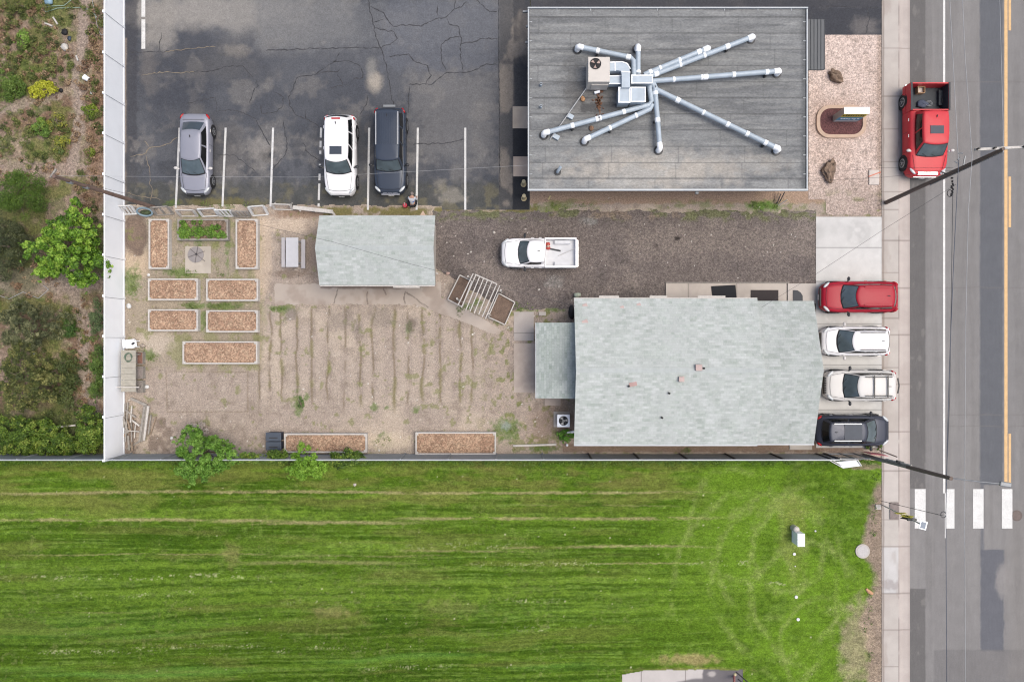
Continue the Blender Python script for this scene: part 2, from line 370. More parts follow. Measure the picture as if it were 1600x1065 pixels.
def paint_wild(px, py):
    n1 = fbm(px, py, 45, seed=101); n2 = fbm(px, py, 16, seed=102); n3 = fbm(px, py, 6, seed=103)
    b = np.zeros((len(px), 3))+ca(150, 132, 116)
    b = mix(b, ca(122, 98, 80), ss(.45, .65, n1)*.8)
    b = mix(b, ca(172, 156, 134), ss(.55, .75, n2)*.7)
    b = mix(b, ca(112, 116, 62), ss(.46, .62, fbm(px, py, 30, seed=104))*(1-ss(110, 140, px)*(1-ss(250, 300, py)))*.8)
    b = mix(b, ca(84, 104, 46), ss(.52, .66, fbm(px, py, 12, seed=105))*.7*(1-ss(40, 120, px)*.5))
    b = mix(b, ca(166, 150, 138), pline(px, py, [(132, -60), (130, 60), (118, 120), (126, 180), (116, 240), (112, 270)], 10, 12, 106)*.85)
    b = mix(b, ca(164, 148, 136), pline(px, py, [(0, 180), (50, 155), (90, 150)], 9, 14, 107)*.7)
    b = mix(b, ca(168, 150, 138), blob(px, py, 70, 265, 80, 14, .5, .6, 108)*.8)
    b = mix(b, ca(166, 150, 136), blob(px, py, 60, 440, 80, 22, .4, .5, 109)*.9)
    b = mix(b, ca(160, 144, 132), pline(px, py, [(110, 450), (132, 500), (130, 580), (145, 640)], 13, 14, 110)*.85)
    b = mix(b, ca(150, 120, 98), rect(px, py, 140, 60, 166, 280, 6, 6, 111)*.6)
    b = mix(b, ca(130, 104, 86), blob(px, py, 20, 190, 40, 12, .5, .7, 112)*.6)
    b = mix(b, ca(62, 78, 38), blob(px, py, 40, 690, 160, 60, .4, .5, 113)*.85)
    b = mix(b, ca(76, 86, 48), blob(px, py, 30, 400, 60, 60, .4, .5, 114)*.6)
    return b
sheet('wild_ground', -240, -240, 193, 722, -.01, .06, paint_wild, M_wild, relief=.05, gain=1.1)

def paint_lot(px, py):
    n1 = fbm(px, py, 90, seed=201); n2 = fbm(px, py, 34, seed=202); n3 = fbm(px, py, 11, seed=203)
    b = np.zeros((len(px), 3))+ca(94, 95, 100)
    b = mix(b, ca(76, 78, 85), ss(.38, .66, n1)*.75)
    b = mix(b, ca(116, 113, 112), ss(.52, .70, n2)*.75)
    b = mix(b, ca(134, 130, 127), ss(.62, .78, n3)*ss(.5, .7, n2)*.6)
    # pale concrete-like wear at the top middle and right
    b = mix(b, ca(158, 152, 146), blob(px, py, 330, 18, 120, 26, .5, .4, 204)*.85)
    b = mix(b, ca(150, 144, 138), blob(px, py, 250, 40, 24, 44, .4, .4, 205)*.8)
    b = mix(b, ca(144, 140, 136), blob(px, py, 440, 30, 90, 44, .6, .5, 206)*.65)
    b = mix(b, ca(122, 122, 124), rect(px, py, 400, 0, 780, 75, 30, 20, 207)*.5)
    b = mix(b, ca(172, 162, 150), blob(px, py, 586, 128, 12, 16, .5, .3, 208)*.9)
    b = mix(b, ca(150, 146, 140), blob(px, py, 580, 106, 7, 14, .6, .3, 209)*.6)
    b = mix(b, ca(126, 123, 122), rect(px, py, 640, 110, 775, 260, 40, 24, 210)*.55)
    b = mix(b, ca(108, 110, 118), rect(px, py, 600, 0, 780, 110, 20, 10, 211)*.5)
    b = mix(b, ca(132, 124, 118), blob(px, py, 232, 110, 12, 30, .5, .6, 212)*.5)
    b = mix(b, ca(64, 66, 74), rect(px, py, 200, 82, 330, 170, 30, 10, 213)*.45)
    b = mix(b, ca(66, 66, 72), rect(px, py, 195, 0, 215, 330, 6, 4, 214)*.7)
    b = mix(b, ca(146, 132, 120), rect(px, py, 194, 60, 198, 330, 2, 1, 215)*.7)
    b = mix(b, ca(146, 138, 130), blob(px, py, 368, 80, 20, 10, .5, .5, 216)*.5)
    b = mix(b, ca(108, 104, 102), blob(px, py, 360, 240, 34, 40, .6, .6, 217)*.7)
    b = mix(b, ca(124, 118, 110), blob(px, py, 345, 100, 60, 30, .6, .6, 218)*.2)
    b = mix(b, ca(50, 51, 56), blob(px, py, 418, 243, 12, 11, .25, .4, 219)*.9)
    low = ss(170, 250, py+(n1-.5)*60)*(1-ss(640, 700, px))
    b = mix(b, ca(72, 74, 80), low*ss(.45, .6, fbm(px, py, 26, seed=241))*.7)
    b = mix(b, ca(140, 134, 130), low*ss(.56, .7, fbm(px, py, 18, seed=242))*.5)
    b = mix(b, ca(168, 160, 152), blob(px, py, 405, 240, 26, 26, .5, .9, 243, 9)*.35)
    # damp weedy foot of the bays
    b = mix(b, ca(78, 78, 72), rect(px, py, 200, 285, 830, 330, 20, 10, 220)*.6)
    b = mix(b, ca(118, 112, 92), rect(px, py, 200, 292, 830, 330, 14, 10, 221)*ss(.5, .66, fbm(px, py, 15, seed=222))*.7)
    b = mix(b, ca(168, 160, 148), blob(px, py, 705, 305, 20, 14, .5, .8, 223, 8)*.5)
    b = mix(b, ca(160, 152, 140), blob(px, py, 690, 290, 10, 10, .5, .8, 224, 6)*.4)
    b = mix(b, ca(120, 112, 70), blob(px, py, 340, 316, 60, 6, .5, .7, 225, 6)*.7)
    b = mix(b, ca(96, 118, 50), blob(px, py, 268, 318, 10, 5, .5, .7, 226, 4)*.6)
    # strip in front of the flat-roofed building
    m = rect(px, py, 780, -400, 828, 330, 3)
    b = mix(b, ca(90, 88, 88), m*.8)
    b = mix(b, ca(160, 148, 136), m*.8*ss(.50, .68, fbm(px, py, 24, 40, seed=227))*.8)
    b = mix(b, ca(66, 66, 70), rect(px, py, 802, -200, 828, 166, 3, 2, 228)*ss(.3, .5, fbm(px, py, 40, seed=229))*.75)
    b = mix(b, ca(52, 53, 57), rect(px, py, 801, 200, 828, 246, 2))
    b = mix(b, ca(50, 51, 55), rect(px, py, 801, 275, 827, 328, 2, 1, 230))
    b = mix(b, ca(66, 67, 72), rect(px, py, 820, -200, 1400, 12, 3, 2, 231)*.8)
    b = mix(b, ca(60, 62, 68), rect(px, py, 1262, 12, 1400, 56, 3, 2, 232)*.8)
    b = mix(b, ca(124, 120, 118), blob(px, py, 1350, 40, 20, 14, .5, .5, 233)*.6)
    return b
sheet('parking_lot', 194, -240, 828, 328, .03, .055, paint_lot, M_asph,
      mask=lambda px, py: ((py < 318+7*fbm(px, py, 12, seed=8)) | (px > 690)), gain=(1.02, 1.05, 1.06))
sheet('driveway_asphalt', 829, -240, 1380, 56, .024, .08, paint_lot, M_asph, gain=1.1)

def paint_gravel(px, py):
    n1 = fbm(px, py, 70, seed=301); n2 = fbm(px, py, 20, seed=302)
    b = np.zeros((len(px), 3))+ca(121, 111, 107)
    b = mix(b, ca(138, 127, 121), ss(.48, .7, n1)*.8)
    b = mix(b, ca(104, 96, 94), ss(.5, .72, n2)*.6)
    b = mix(b, ca(146, 134, 126), rect(px, py, 980, 355, 1274, 400, 30, 14, 303)*.45)
    b = mix(b, ca(92, 84, 82), blob(px, py, 700, 440, 30, 30, .6, .6, 304)*.4)
    b = mix(b, ca(150, 150, 148), blob(px, py, 920, 345, 12, 7, .5, .6, 305)*.5)
    b = mix(b, ca(150, 148, 146), blob(px, py, 866, 440, 14, 10, .5, .6, 306)*.4)
    b = mix(b, ca(50, 44, 42), blob(px, py, 1058, 372, 4, 3, .5, .6, 307, 3)*.9)
    b = mix(b, ca(84, 76, 74), blob(px, py, 1024, 384, 4, 3, .5, .6, 308, 3)*.6)
    b = mix(b, ca(112, 118, 74), rect(px, py, 680, 318, 1274, 342, 10, 9, 309)*ss(.46, .6, fbm(px, py, 24, 12, seed=310))*.7)
    b = mix(b, ca(150, 132, 116), rect(px, py, 860, 318, 1100, 342, 8, 8, 311)*ss(.5, .65, n2)*.6)
    st = (_h(np.floor(px/1.5), np.floor(py/1.5), 98) > .9988); b[st] = ca(205, 198, 192)
    return b
def m_gravel(px, py):
    n = (fbm(px, py, 16, seed=320, o=3)-.5)*12
    top = 329+n+ss(700, 660, px)*0
    left = np.where(py < 392, 676, 680)+n*.5
    # diagonal border along the path by the arbor
    bd = 425+(px-690)*.60+n
    return (py > top) & (px > left) & (py < np.minimum(np.where(px < 845, bd, 482+n*.8), 484+n*.5)) & (px < 1275)
sheet('gravel_drive', 665, 318, 1275, 494, .012, .045, paint_gravel, M_gravel, mask=m_gravel, relief=.012, gain=(1.00, 1.02, 1.01))

def paint_rock(px, py):
    b = np.zeros((len(px), 3))+ca(206, 188, 178)
    b = mix(b, ca(190, 170, 158), ss(.45, .7, fbm(px, py, 40, seed=401))*.6)
    b = mix(b, ca(150, 138, 128), ss(.62, .74, fbm(px, py, 7, seed=402))*.5)
    b = mix(b, ca(168, 152, 140), ss(250, 320, py)*.6)
    b = mix(b, ca(150, 132, 118), ss(1366, 1374, px)*.6)
    b = mix(b, ca(112, 118, 66), ss(285, 330, py)*ss(.5, .62, fbm(px, py, 22, 12, seed=403))*.8)
    b = mix(b, ca(168, 142, 128), blob(px, py, 1310, 190, 52, 34, .25, .2, 404)*.35)
    return b
sheet('rock_bed', 1263, 55, 1382, 340, .022, .045, paint_rock, M_rock, relief=.012,
      mask=lambda px, py: (py < 333+7*fbm(px, py, 14, seed=9)) & ~((px < 1290) & (py > 312)), gain=1.3)

TR = [(0, 769, 1100, 2.2, .75), (0, 812, 450, 2.4, .8), (380, 815, 640, 2.8, .75), (640, 810, 1110, 2.4, .8), (0, 865, 460, 1.0, .5), (380, 880, 640, 3.0, .4), (430, 866, 700, 1.0, .4),
      (640, 858, 860, 1.5, .55), (800, 853, 1090, 1.8, .75), (940, 878, 1080, 1.2, .7), (110, 955, 210, 1.0, .4), (820, 790, 1060, 1.0, .4)]
def paint_lawn(px, py):
    tl = (px-700)*-.030*ss(850, 1000, py)                      # mower passes climb to the right lower down
    yy = py-tl+(fbm(px, py, 220, seed=501)-.5)*16
    sw = ss(1080, 1240, px+(fbm(px, py, 60, seed=500)-.5)*80)
    iso = fbm(px, py, 50, seed=504); iso2 = fbm(px, py, 12, seed=505); iso3 = fbm(px, py, 5, seed=515, o=2)
    band = fbm(px*0+3.3, yy, 30, 26, seed=516, o=2)*.6+fbm(px, yy, 300, 14, seed=517, o=2)*.4
    st1 = fbm(px, yy, 340, 7, seed=502, o=3); st2 = fbm(px, yy, 120, 3.0, seed=503, o=3); st3 = fbm(px, yy, 46, 2.0, seed=513, o=2)
    th = np.arctan2(py-830, px-1290); rr = np.hypot(px-1290, (py-830)*.9)+(fbm(px, py, 40, seed=518)-.5)*26
    sw1 = fbm(th*60, rr, 60, 9, seed=506, o=3)
    st1 = st1*(1-sw)+(sw1*.5+iso2*.5)*sw; st2 = st2*(1-sw*.8)+iso2*sw*.8; st3 = st3*(1-sw*.8)+iso3*sw*.8
    b = np.zeros((len(px), 3))+ca(88, 117, 34)
    b = mix(b, ca(120, 150, 54), ss(.42, .60, band)*.6)
    b = mix(b, ca(60, 88, 20), ss(.44, .64, st1*.6+iso2*.4)*.8)
    b = mix(b, ca(124, 152, 66), ss(.50, .68, st2*.6+iso2*.4)*.6)
    b = mix(b, ca(60, 90, 26), ss(.52, .70, st3*.5+iso3*.5)*.5)
    b = mix(b, ca(136, 148, 82), ss(.62, .82, iso3)*ss(.42, .6, iso)*.5)
    b = mix(b, ca(100, 122, 50), ss(.5, .66, iso)*.3*(1-ss(900, 960, py)))
    b = mix(b, ca(110, 146, 42), (.25+.5*ss(.4, .6, iso))*ss(900, 1180, px))
    b = mix(b, ca(100, 148, 62), ss(920, 1065, py)*ss(.46, .6, band)*.6*(1-ss(800, 1000, px)))
    b = mix(b, ca(122, 124, 66), ss(.58, .72, fbm(px, yy, 160, 16, seed=507))*ss(1060, 900, px)*.35)
    top = (1-ss(770, 815, py+(iso-.5)*40))*(1-ss(1000, 1160, px+(iso-.5)*120))
    b = mix(b, ca(124, 128, 66), top*ss(.40, .62, fbm(px, py, 70, 14, seed=509))*.6)
    b = mix(b, ca(120, 106, 70), (1-ss(740, 775, py))*ss(640, 760, px)*(1-ss(960, 1120, px))*ss(.50, .66, fbm(px, py, 26, 9, seed=519))*.4)
    for (x0, y, x1, wd, s) in TR:
        y_ = y+(fbm(px, py*0, 260, seed=int(y))-.5)*7+(iso3-.5)*3
        m = (1-ss(wd*.3, wd*1.5, np.abs(py-y_)))*ss(x0-80, x0+60, px)*(1-ss(x1-80, x1+60, px))
        b = mix(b, ca(166, 158, 112), m*s*ss(.25, .5, fbm(px, py, 40, 5, seed=int(y)+1)))
    # mower clippings: rows of pale specks
    for i, (y, x0, x1, sl) in enumerate(((902, 0, 400, -.004), (932, 100, 320, -.02), (1020, 50, 420, -.04), (940, 450, 560, 0), (935, 760, 860, 0), (1016, 400, 560, -.02), (852, 640, 800, -.01),
                                         (880, 740, 960, 0), (915, 1140, 1240, 0), (980, 800, 920, -.02), (880, 1060, 1180, .0), (1045, 560, 700, -.05))):
        yc = y+sl*(px-x0)+(fbm(px, py*0, 60, seed=600+i)-.5)*12
        m = (1-ss(1.5, 6, np.abs(py-yc)))*ss(x0-40, x0+40, px)*(1-ss(x1-40, x1+40, px))
        sp = ss(.72, .88, vn(px/2.0, py/1.5, 610+i)*.66+vn(px/13, py/4, 620+i)*.46)
        b = mix(b, ca(182, 186, 138), m*sp*.7)
    sp = _h(np.floor(px/1.8), np.floor(py/1.8), 630) > (.9994-.0010*ss(.5, .7, iso))
    b[sp] = b[sp]*.45+ca(220, 218, 176)*.55
    # dry patches and swirl marks to the right
    for (x, y, rx, ry, s) in ((1075, 1030, 40, 8, .9), (362, 868, 14, 18, .32), (1240, 835, 18, 60, .25), (700, 950, 40, 12, .2), (520, 955, 30, 8, .4), (1080, 1046, 80, 4, .5), (1240, 790, 50, 14, .15)):
        b = mix(b, ca(164, 152, 104), blob(px, py, x, y, rx, ry, .6, .7, int(x), 8)*s)
    for k, (cx, cy, r) in enumerate(((1190, 880, 70), (1215, 900, 105), (1230, 850, 60), (1180, 930, 130), (1260, 960, 90), (1150, 820, 70), (1290, 900, 120), (1330, 820, 110), (1280, 1010, 60))):
        d = np.abs(np.hypot((px-cx)*1.0, (py-cy)*.8)-r+(fbm(px, py, 30, seed=640+k)-.5)*14)
        b = mix(b, ca(146, 162, 90), (1-ss(1.0, 8, d))*.5*ss(.36, .66, fbm(px, py, 34, seed=650+k))*(.45+.55*ss(.3, .6, iso3)))
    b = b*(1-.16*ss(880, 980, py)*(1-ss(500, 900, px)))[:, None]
    # bare margin by the pavement
    e = 1362+5*np.sin(py/23)-8*ss(780, 850, py)*(1-ss(850, 960, py))-12*ss(900, 960, py)
    m = ss(-5, 8, px-e+(fbm(px, py, 18, seed=660)-.5)*22)
    b = mix(b, ca(160, 142, 128), m*ss(745, 765, py)*.95)
    b = mix(b, ca(178, 160, 138), blob(px, py, 1340, 1010, 26, 60, .5, .7, 661, 12)*.6)
    b = mix(b, ca(170, 150, 132), blob(px, py, 1350, 728, 26, 5, .5, .5, 662)*.8*(1-ss(731, 738, py)))
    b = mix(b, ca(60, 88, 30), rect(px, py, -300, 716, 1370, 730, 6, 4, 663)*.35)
    return b
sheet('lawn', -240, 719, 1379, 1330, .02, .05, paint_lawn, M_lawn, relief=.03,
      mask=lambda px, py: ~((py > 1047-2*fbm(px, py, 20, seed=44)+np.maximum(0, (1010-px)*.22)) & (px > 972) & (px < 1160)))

# pavement, kerb, road
def joints(px, py, b, xs, ys, col=(120, 110, 104)):
    for y in ys: b = mix(b, ca(*col), (1-ss(.5, 1.3, np.abs(py-y)))*.5)
    return b
def paint_walk(px, py):
    b = np.zeros((len(px), 3))+ca(204, 197, 190)
    b = mix(b, ca(192, 183, 176), ss(.45, .7, fbm(px, py, 60, seed=701))*.6)
    b = mix(b, ca(210, 202, 196), ss(674, 676, py)*ss(787, 785, py)*.8)
    b = mix(b, ca(214, 212, 210), ss(853, 855, py)*ss(927, 925, py)*.95)
    b = mix(b, ca(160, 152, 150), blob(px, py, 1392, 914, 16, 8, .5, .7, 705)*.6)
    b = joints(px, py, b, 0, (76, 151, 202, 253, 300, 328, 376, 426, 450, 497, 523, 574, 600, 674, 735, 811, 853, 926, 983, 1040))
    b = mix(b, ca(140, 128, 120), (1-ss(.6, 2.4, np.abs(px-1378-2*fbm(px, py, 20, seed=706))))*.7)
    b = mix(b, ca(170, 156, 146), ss(.62, .75, fbm(px, py, 25, 60, seed=707))*.35)
    return b
sheet('pavement', 1377, -240, 1403, 1330, .055, .05, paint_walk, M_conc)
def paint_gutter(px, py):
    b = np.zeros((len(px), 3))+ca(204, 194, 187)
    b = mix(b, ca(190, 179, 172), ss(.45, .7, fbm(px, py, 40, seed=711))*.5)
    b = joints(px, py, b, 0, (76, 151, 253, 300, 376, 450, 523, 600, 674, 735, 853, 926, 983))
    b = mix(b, ca(118, 108, 104), (1-ss(.5, 1.5, np.abs(px-1403.2)))*.75*ss(.3, .5, fbm(px, py, 30, seed=712)))
    b = mix(b, ca(160, 148, 142), ss(1416, 1421, px)*.35)
    return b
sheet('kerb', 1403, -240, 1421.5, 1330, .055, .05, paint_gutter, M_conc, zf=lambda px, py: -.043*ss(1403.5, 1412, px))
def paint_road(px, py):
    b = np.zeros((len(px), 3))+ca(141, 139, 138)
    b = mix(b, ca(150, 148, 146), ss(.45, .7, fbm(px, py, 24, 260, seed=721))*.6)
    b = mix(b, ca(128, 126, 124), ss(.5, .7, fbm(px, py, 10, 180, seed=722))*.4)
    m = rect(px, py, 1380, -300, 1446, 1400, 2.5, .6)
    cut = 1-ss(762, 764, py)*ss(920, 918, py)
    b = mix(b, ca(114, 112, 111), m*cut)
    b = mix(b, ca(150, 146, 142), m*cut*ss(.62, .76, fbm(px, py, 7, 20, seed=723))*.4)
    m = rect(px, py, 1531, -300, 1567, 757, 2.5, 1, 724)
    b = mix(b, ca(104, 107, 113), m*.92)
    b = mix(b, ca(112, 114, 120), rect(px, py, 1532, 740, 1537, 870, 2, 1, 725)*.8)
    b = mix(b, ca(108, 110, 117), rect(px, py, 1532, 858, 1570-3*fbm(px, py, 12, seed=726), 1016, 2, 1.5, 727)*.95)
    b = mix(b, ca(152, 149, 147), blob(px, py, 1568, 905, 12, 26, .3, .3, 728)*.9)
    b = mix(b, ca(122, 120, 120), rect(px, py, 1458, 1014, 1700, 1400, 2, 1, 729)*.6)
    b = mix(b, ca(140, 136, 132), rect(px, py, 1576, 780, 1700, 1060, 20, 8, 730)*.4)
    for y in (127, 448, 646, 664): b = mix(b, ca(126, 122, 120), (1-ss(.4, 1.2, np.abs(py-y-3*fbm(px, py, 30, seed=731+y))))*ss(1440, 1480, px)*.5)
    b = mix(b, ca(176, 172, 170), (1-ss(.3, 1.2, np.abs(px-1457-2*fbm(px*0, py, 120, seed=733))))*.15)
    return b
sheet('road', 1421.5, -240, 1900, 1330, .01, .06, paint_road, M_road)
def strip(mb, x0, y0, x1, y1, z):
    a = W(x0, y0); b = W(x1, y1)
    # subdivided so ragged worn ends are possible
    return mb.add([(a.x, b.y, z), (b.x, b.y, z), (b.x, a.y, z), (a.x, a.y, z)], [(0, 1, 2, 3)])
road = bpy.data.objects['road']; lot = bpy.data.objects['parking_lot']
strip(MB(), 1473.3, -240, 1476.6, 770, .016).build('edge_line', M_paint, road)
strip(MB(), 1476, 770, 1478, 840, .016).build('edge_line', M_paint, road)
strip(MB(), 1569, -240, 1574, 756, .016).build('centre_line', M_yellow, road)
for y0, y1 in ((-70, 48), (276, 355), (677, 755)): strip(MB(), 1575.5, y0, 1579.5, y1, .016).build('centre_dash', M_yellow, road)
for x0, x1 in ((1429, 1446), (1478.2, 1491), (1520, 1536.5), (1565, 1581.5)): strip(MB(), x0, 763.5, x1, 825, .020).build('crosswalk_bar', M_paint, road)
for pts in (((281, 200), (275, 325)), ((353, 200), (348, 323)), ((427, 200), (423, 323)), ((502, 200), (498, 323)), ((577, 200), (575, 328)), ((653, 200), (651, 328)), ((727, 200), (727, 328))):
    a = W(*pts[0]); b = W(*pts[1]); n = Vector((a.y-b.y, b.x-a.x)).normalized()*.062; m = MB()
    for i in range(24):                                   # worn: a few slivers missing
        if random.random() < (.0 if pts[0][0] != 502 else .3): continue
        p = a.lerp(b, i/24); q = a.lerp(b, (i+1)/24)
        m.add([(p.x+n.x, p.y+n.y, .036), (q.x+n.x, q.y+n.y, .036), (q.x-n.x, q.y-n.y, .036), (p.x-n.x, p.y-n.y, .036)], [(0, 3, 2, 1)])
    m.build('parking_line', M_wornpaint, lot)
for y0, y1 in ((-150, 27), (31, 77)): strip(MB(), 221.5, y0, 227.5, y1, .036).build('parking_line', M_wornpaint, lot)

def ribbon(m, pts, z, w0, jit=1.2, seed=0):
    rnd = random.Random(seed); P = []
    for (x0, y0), (x1, y1) in zip(pts[:-1], pts[1:]):
        n = max(1, int(math.hypot(x1-x0, y1-y0)/4))
        for i in range(n): t = i/n; P.append((x0+(x1-x0)*t+rnd.uniform(-jit, jit), y0+(y1-y0)*t+rnd.uniform(-jit, jit)))
    P.append(pts[-1]); P = [W(*p) for p in P]; vs = []
    for i, p in enumerate(P):
        d = (P[min(i+1, len(P)-1)]-P[max(i-1, 0)]).normalized()
        hw = w0*rnd.uniform(.4, 1.25)*(.3 if i in (0, len(P)-1) else 1)
        vs += [(p.x-d.y*hw, p.y+d.x*hw, z), (p.x+d.y*hw, p.y-d.x*hw, z)]
    m.add(vs, [(2*i, 2*i+1, 2*i+3, 2*i+2) for i in range(len(P)-1)])
CR = [[(60, 313), (300, 303), (560, 297), (770, 296)], [(695, 0), (700, 60), (725, 150), (735, 210), (770, 300), (800, 400), (825, 520), (835, 600), (855, 660)],
      [(700, 40), (790, 85), (805, 120), (845, 165), (960, 155), (1020, 160), (1110, 115), (1175, 110), (1220, 55), (1230, 0)], [(1220, 60), (1270, 45), (1300, 10)], [(1120, 40), (1120, 100)],
      [(1175, 110), (1190, 150), (1250, 170), (1265, 240), (1260, 340), (1278, 445)], [(1040, 520), (1080, 525), (1120, 490), (1175, 450), (1290, 450), (1340, 435), (1420, 400), (1490, 400)],
      [(1175, 450), (1150, 380), (1138, 280), (1200, 235), (1255, 230)], [(1265, 268), (1330, 265), (1400, 240), (1490, 240)], [(820, 350), (940, 338), (980, 380), (1060, 410), (1078, 470), (1045, 520), (940, 525)],
      [(730, 175), (850, 200), (870, 240), (840, 265), (770, 300)], [(725, 140), (790, 120)], [(515, 325), (500, 370), (440, 410), (370, 460), (255, 480), (205, 600), (210, 650), (250, 710), (310, 735), (370, 760), (390, 790)],
      [(370, 460), (440, 445), (500, 445), (520, 425)], [(505, 460), (540, 525), (455, 545)], [(540, 525), (580, 535)], [(470, 380), (590, 380), (640, 405), (662, 450), (660, 480), (600, 490)],
      [(685, 590), (680, 650), (640, 710)], [(120, 570), (170, 600), (165, 650), (130, 690), (35, 700), (30, 650)], [(0, 740), (50, 830), (90, 900)], [(165, 740), (190, 870), (190, 950), (100, 1050)],
      [(1360, 0), (1440, 80), (1490, 70)], [(960, 890), (1150, 885), (1285, 860)], [(945, 530), (940, 700)], [(310, 735), (305, 680)], [(290, 880), (320, 940), (400, 1000)], [(0, 500), (20, 530), (0, 545)]]
m = MB()
for i, p in enumerate(CR): ribbon(m, [(x/3.945+400, y/3.945) for x, y in p], .036, .030, seed=i)
for i, p in enumerate([[(780, 325), (1000, 322), (1180, 305)], [(1100, 450), (1300, 440), (1400, 410), (1500, 408), (1560, 480)], [(1330, 600), (1340, 690), (1420, 680), (1500, 695), (1578, 735)],
                       [(1150, 640), (1330, 600)], [(980, 320), (1000, 200)], [(1578, 540), (1540, 640)], [(1330, 950), (1450, 960), (1578, 1060)]]):
    ribbon(m, [(x/3.945, y/3.945) for x, y in p], .036, .026, seed=40+i)
ribbon(m, [(779, -100), (779, 76), (780, 165), (781, 300)], .036, .028, .6, 90)
m.build('crack', M_crack, lot)
m = MB()
for i, p in enumerate([[(800, 970), (900, 945), (920, 910), (980, 905), (1050, 880), (1095, 850)], [(920, 910), (890, 870)], [(900, 950), (930, 1065), (925, 1130), (940, 1150), (932, 1240)], [(870, 465), (1000, 447), (1100, 450), (1200, 445)],
                       [(1020, 322), (1180, 300), (1330, 290)], [(780, 1190), (860, 1210), (1000, 1230)]]):
    ribbon(m, [(x/3.945, y/3.945) for x, y in p], .040, .022, seed=140+i)
m.build('dirt_filled_crack', M_crackt, lot)
m = MB(); ribbon(m, [(1290, 10), (1374, 13)], .030, .03, .4, 160); ribbon(m, [(1355, 12), (1358, 30), (1352, 54)], .030, .03, 1, 161); m.build('crack', M_crack, bpy.data.objects['driveway_asphalt'])

# concrete slabs (each is part of the ground)
def paint_slab(base, seed, jx=(), jy=(), stain=.5):
    def f(px, py):
        b = np.zeros((len(px), 3))+ca(*base)
        b = mix(b, ca(*[v*.88 for v in base]), ss(.45, .7, fbm(px, py, 40, seed=seed))*stain)
        b = mix(b, ca(*[min(255, v*1.05) for v in base]), ss(.5, .7, fbm(px, py, 15, seed=seed+1))*stain)
        for y in jy: b = mix(b, ca(*[v*.72 for v in base]), (1-ss(.4, 1.3, np.abs(py-y)))*.8)
        for x in jx: b = mix(b, ca(*[v*.72 for v in base]), (1-ss(.4, 1.3, np.abs(px-x)))*.8)
        return b
    return f
sheet('driveway', 1274.5, 339, 1378, 699, .045, .05, paint_slab((222, 221, 218), 801, (), (387, 440, 506, 570, 640)), M_conc)
def pad(name, x0, y0, x1, y1, z, col, seed, jx=(), jy=()):
    a = W(x0, y0); b = W(x1, y1)
    m = MB(); m.box((a.x+b.x)/2, (a.y+b.y)/2, z/2-.06, abs(b.x-a.x), abs(a.y-b.y), z+.12-.004)
    o = sheet(name, x0, y0, x1, y1, z, .05, paint_slab(col, seed, jx, jy), M_conc)
    m.build('slab_side', M_concf, o); return o
pad('entry_pad', 801, 167, 825, 201, .06, (208, 194, 178), 811)
pad('entry_pad', 802, 245, 825, 276, .06, (208, 190, 174), 812)
pad('concrete_pad', 290, 385, 330, 427, .05, (204, 194, 180), 813)
pad('porch_slab', 1040, 443, 1228, 474, .10, (206, 196, 186), 814, (1075, 1150))
pad('porch_slab', 1230, 443, 1274, 474, .09, (206, 198, 190), 815)
pad('concrete_path', 803, 487, 834, 532, .04, (190, 182, 176), 816, (), (520,))
pad('concrete_path', 803, 536, 836, 613, .04, (204, 190, 178), 817)
pad('concrete_step', 851, 618, 876, 633, .07, (196, 182, 172), 818)
pad('concrete_step', 1233, 690, 1268, 702, .08, (205, 198, 190), 819)
def m_path(px, py):
    n = (fbm(px, py, 10, seed=850, o=3)-.5)*5
    a = (px > 429+n) & (px < 690) & (py > np.where(px < 510, 443, 440)+n) & (py < 476+n)
    t = px-650
    bb = (px >= 650) & (px < 784+n) & (py > 449+t*.33+t*t*.0012+n*.5) & (py < 478+t*.30+t*t*.0006+n*.5) & (py < 522)
    e = (px > 634) & (px < 679) & (py > 436) & (py < 470)
    return a | bb | e
def paint_path(px, py):
    b = np.zeros((len(px), 3))+ca(192, 180, 168)
    b = mix(b, ca(166, 150, 138), ss(.45, .66, fbm(px, py, 24, seed=851))*.6)
    b = mix(b, ca(206, 194, 182), ss(.5, .7, fbm(px, py, 60, seed=852))*.6)
    for p in ([(528, 452), (522, 476)], [(575, 455), (574, 476)], [(632, 455), (633, 474)], [(634, 456), (668, 480)], [(600, 450), (604, 460)]):
        b = mix(b, ca(116, 104, 96), pline(px, py, p, 1.0, 5, 853)*.8)
    b = mix(b, ca(120, 104, 94), rect(px, py, 500, 438, 632, 451, 3, 2, 854)*.7)  # shade under the shed's south eave, painted into the path colour
    return b
sheet('garden_path', 420, 432, 790, 526, .022, .045, paint_path, M_conc, mask=m_path)
def paint_pond(px, py):
    b = np.zeros((len(px), 3))+ca(206, 200, 196)
    n = fbm(px, py, 30, seed=861)*8
    b = mix(b, ca(128, 124, 126), ss(-2, 2, py-1066+ss(1040, 1090, px)*8-n*.4))
    b = mix(b, ca(120, 116, 118), rect(px, py, 1098, 1040, 1200, 1100, 3, 2, 862))
    b = mix(b, ca(190, 184, 180), blob(px, py, 1112, 1052, 6, 4, .4, .3, 863)*.9)
    b = joints(px, py, b, 0, ())
    for x in (1002, 1071): b = mix(b, ca(120, 112, 108), (1-ss(.4, 1.2, np.abs(px-x)))*.8)
    return b
sheet('playground_surface', 972, 1044, 1170, 1200, .012, .05, paint_pond, M_conc)

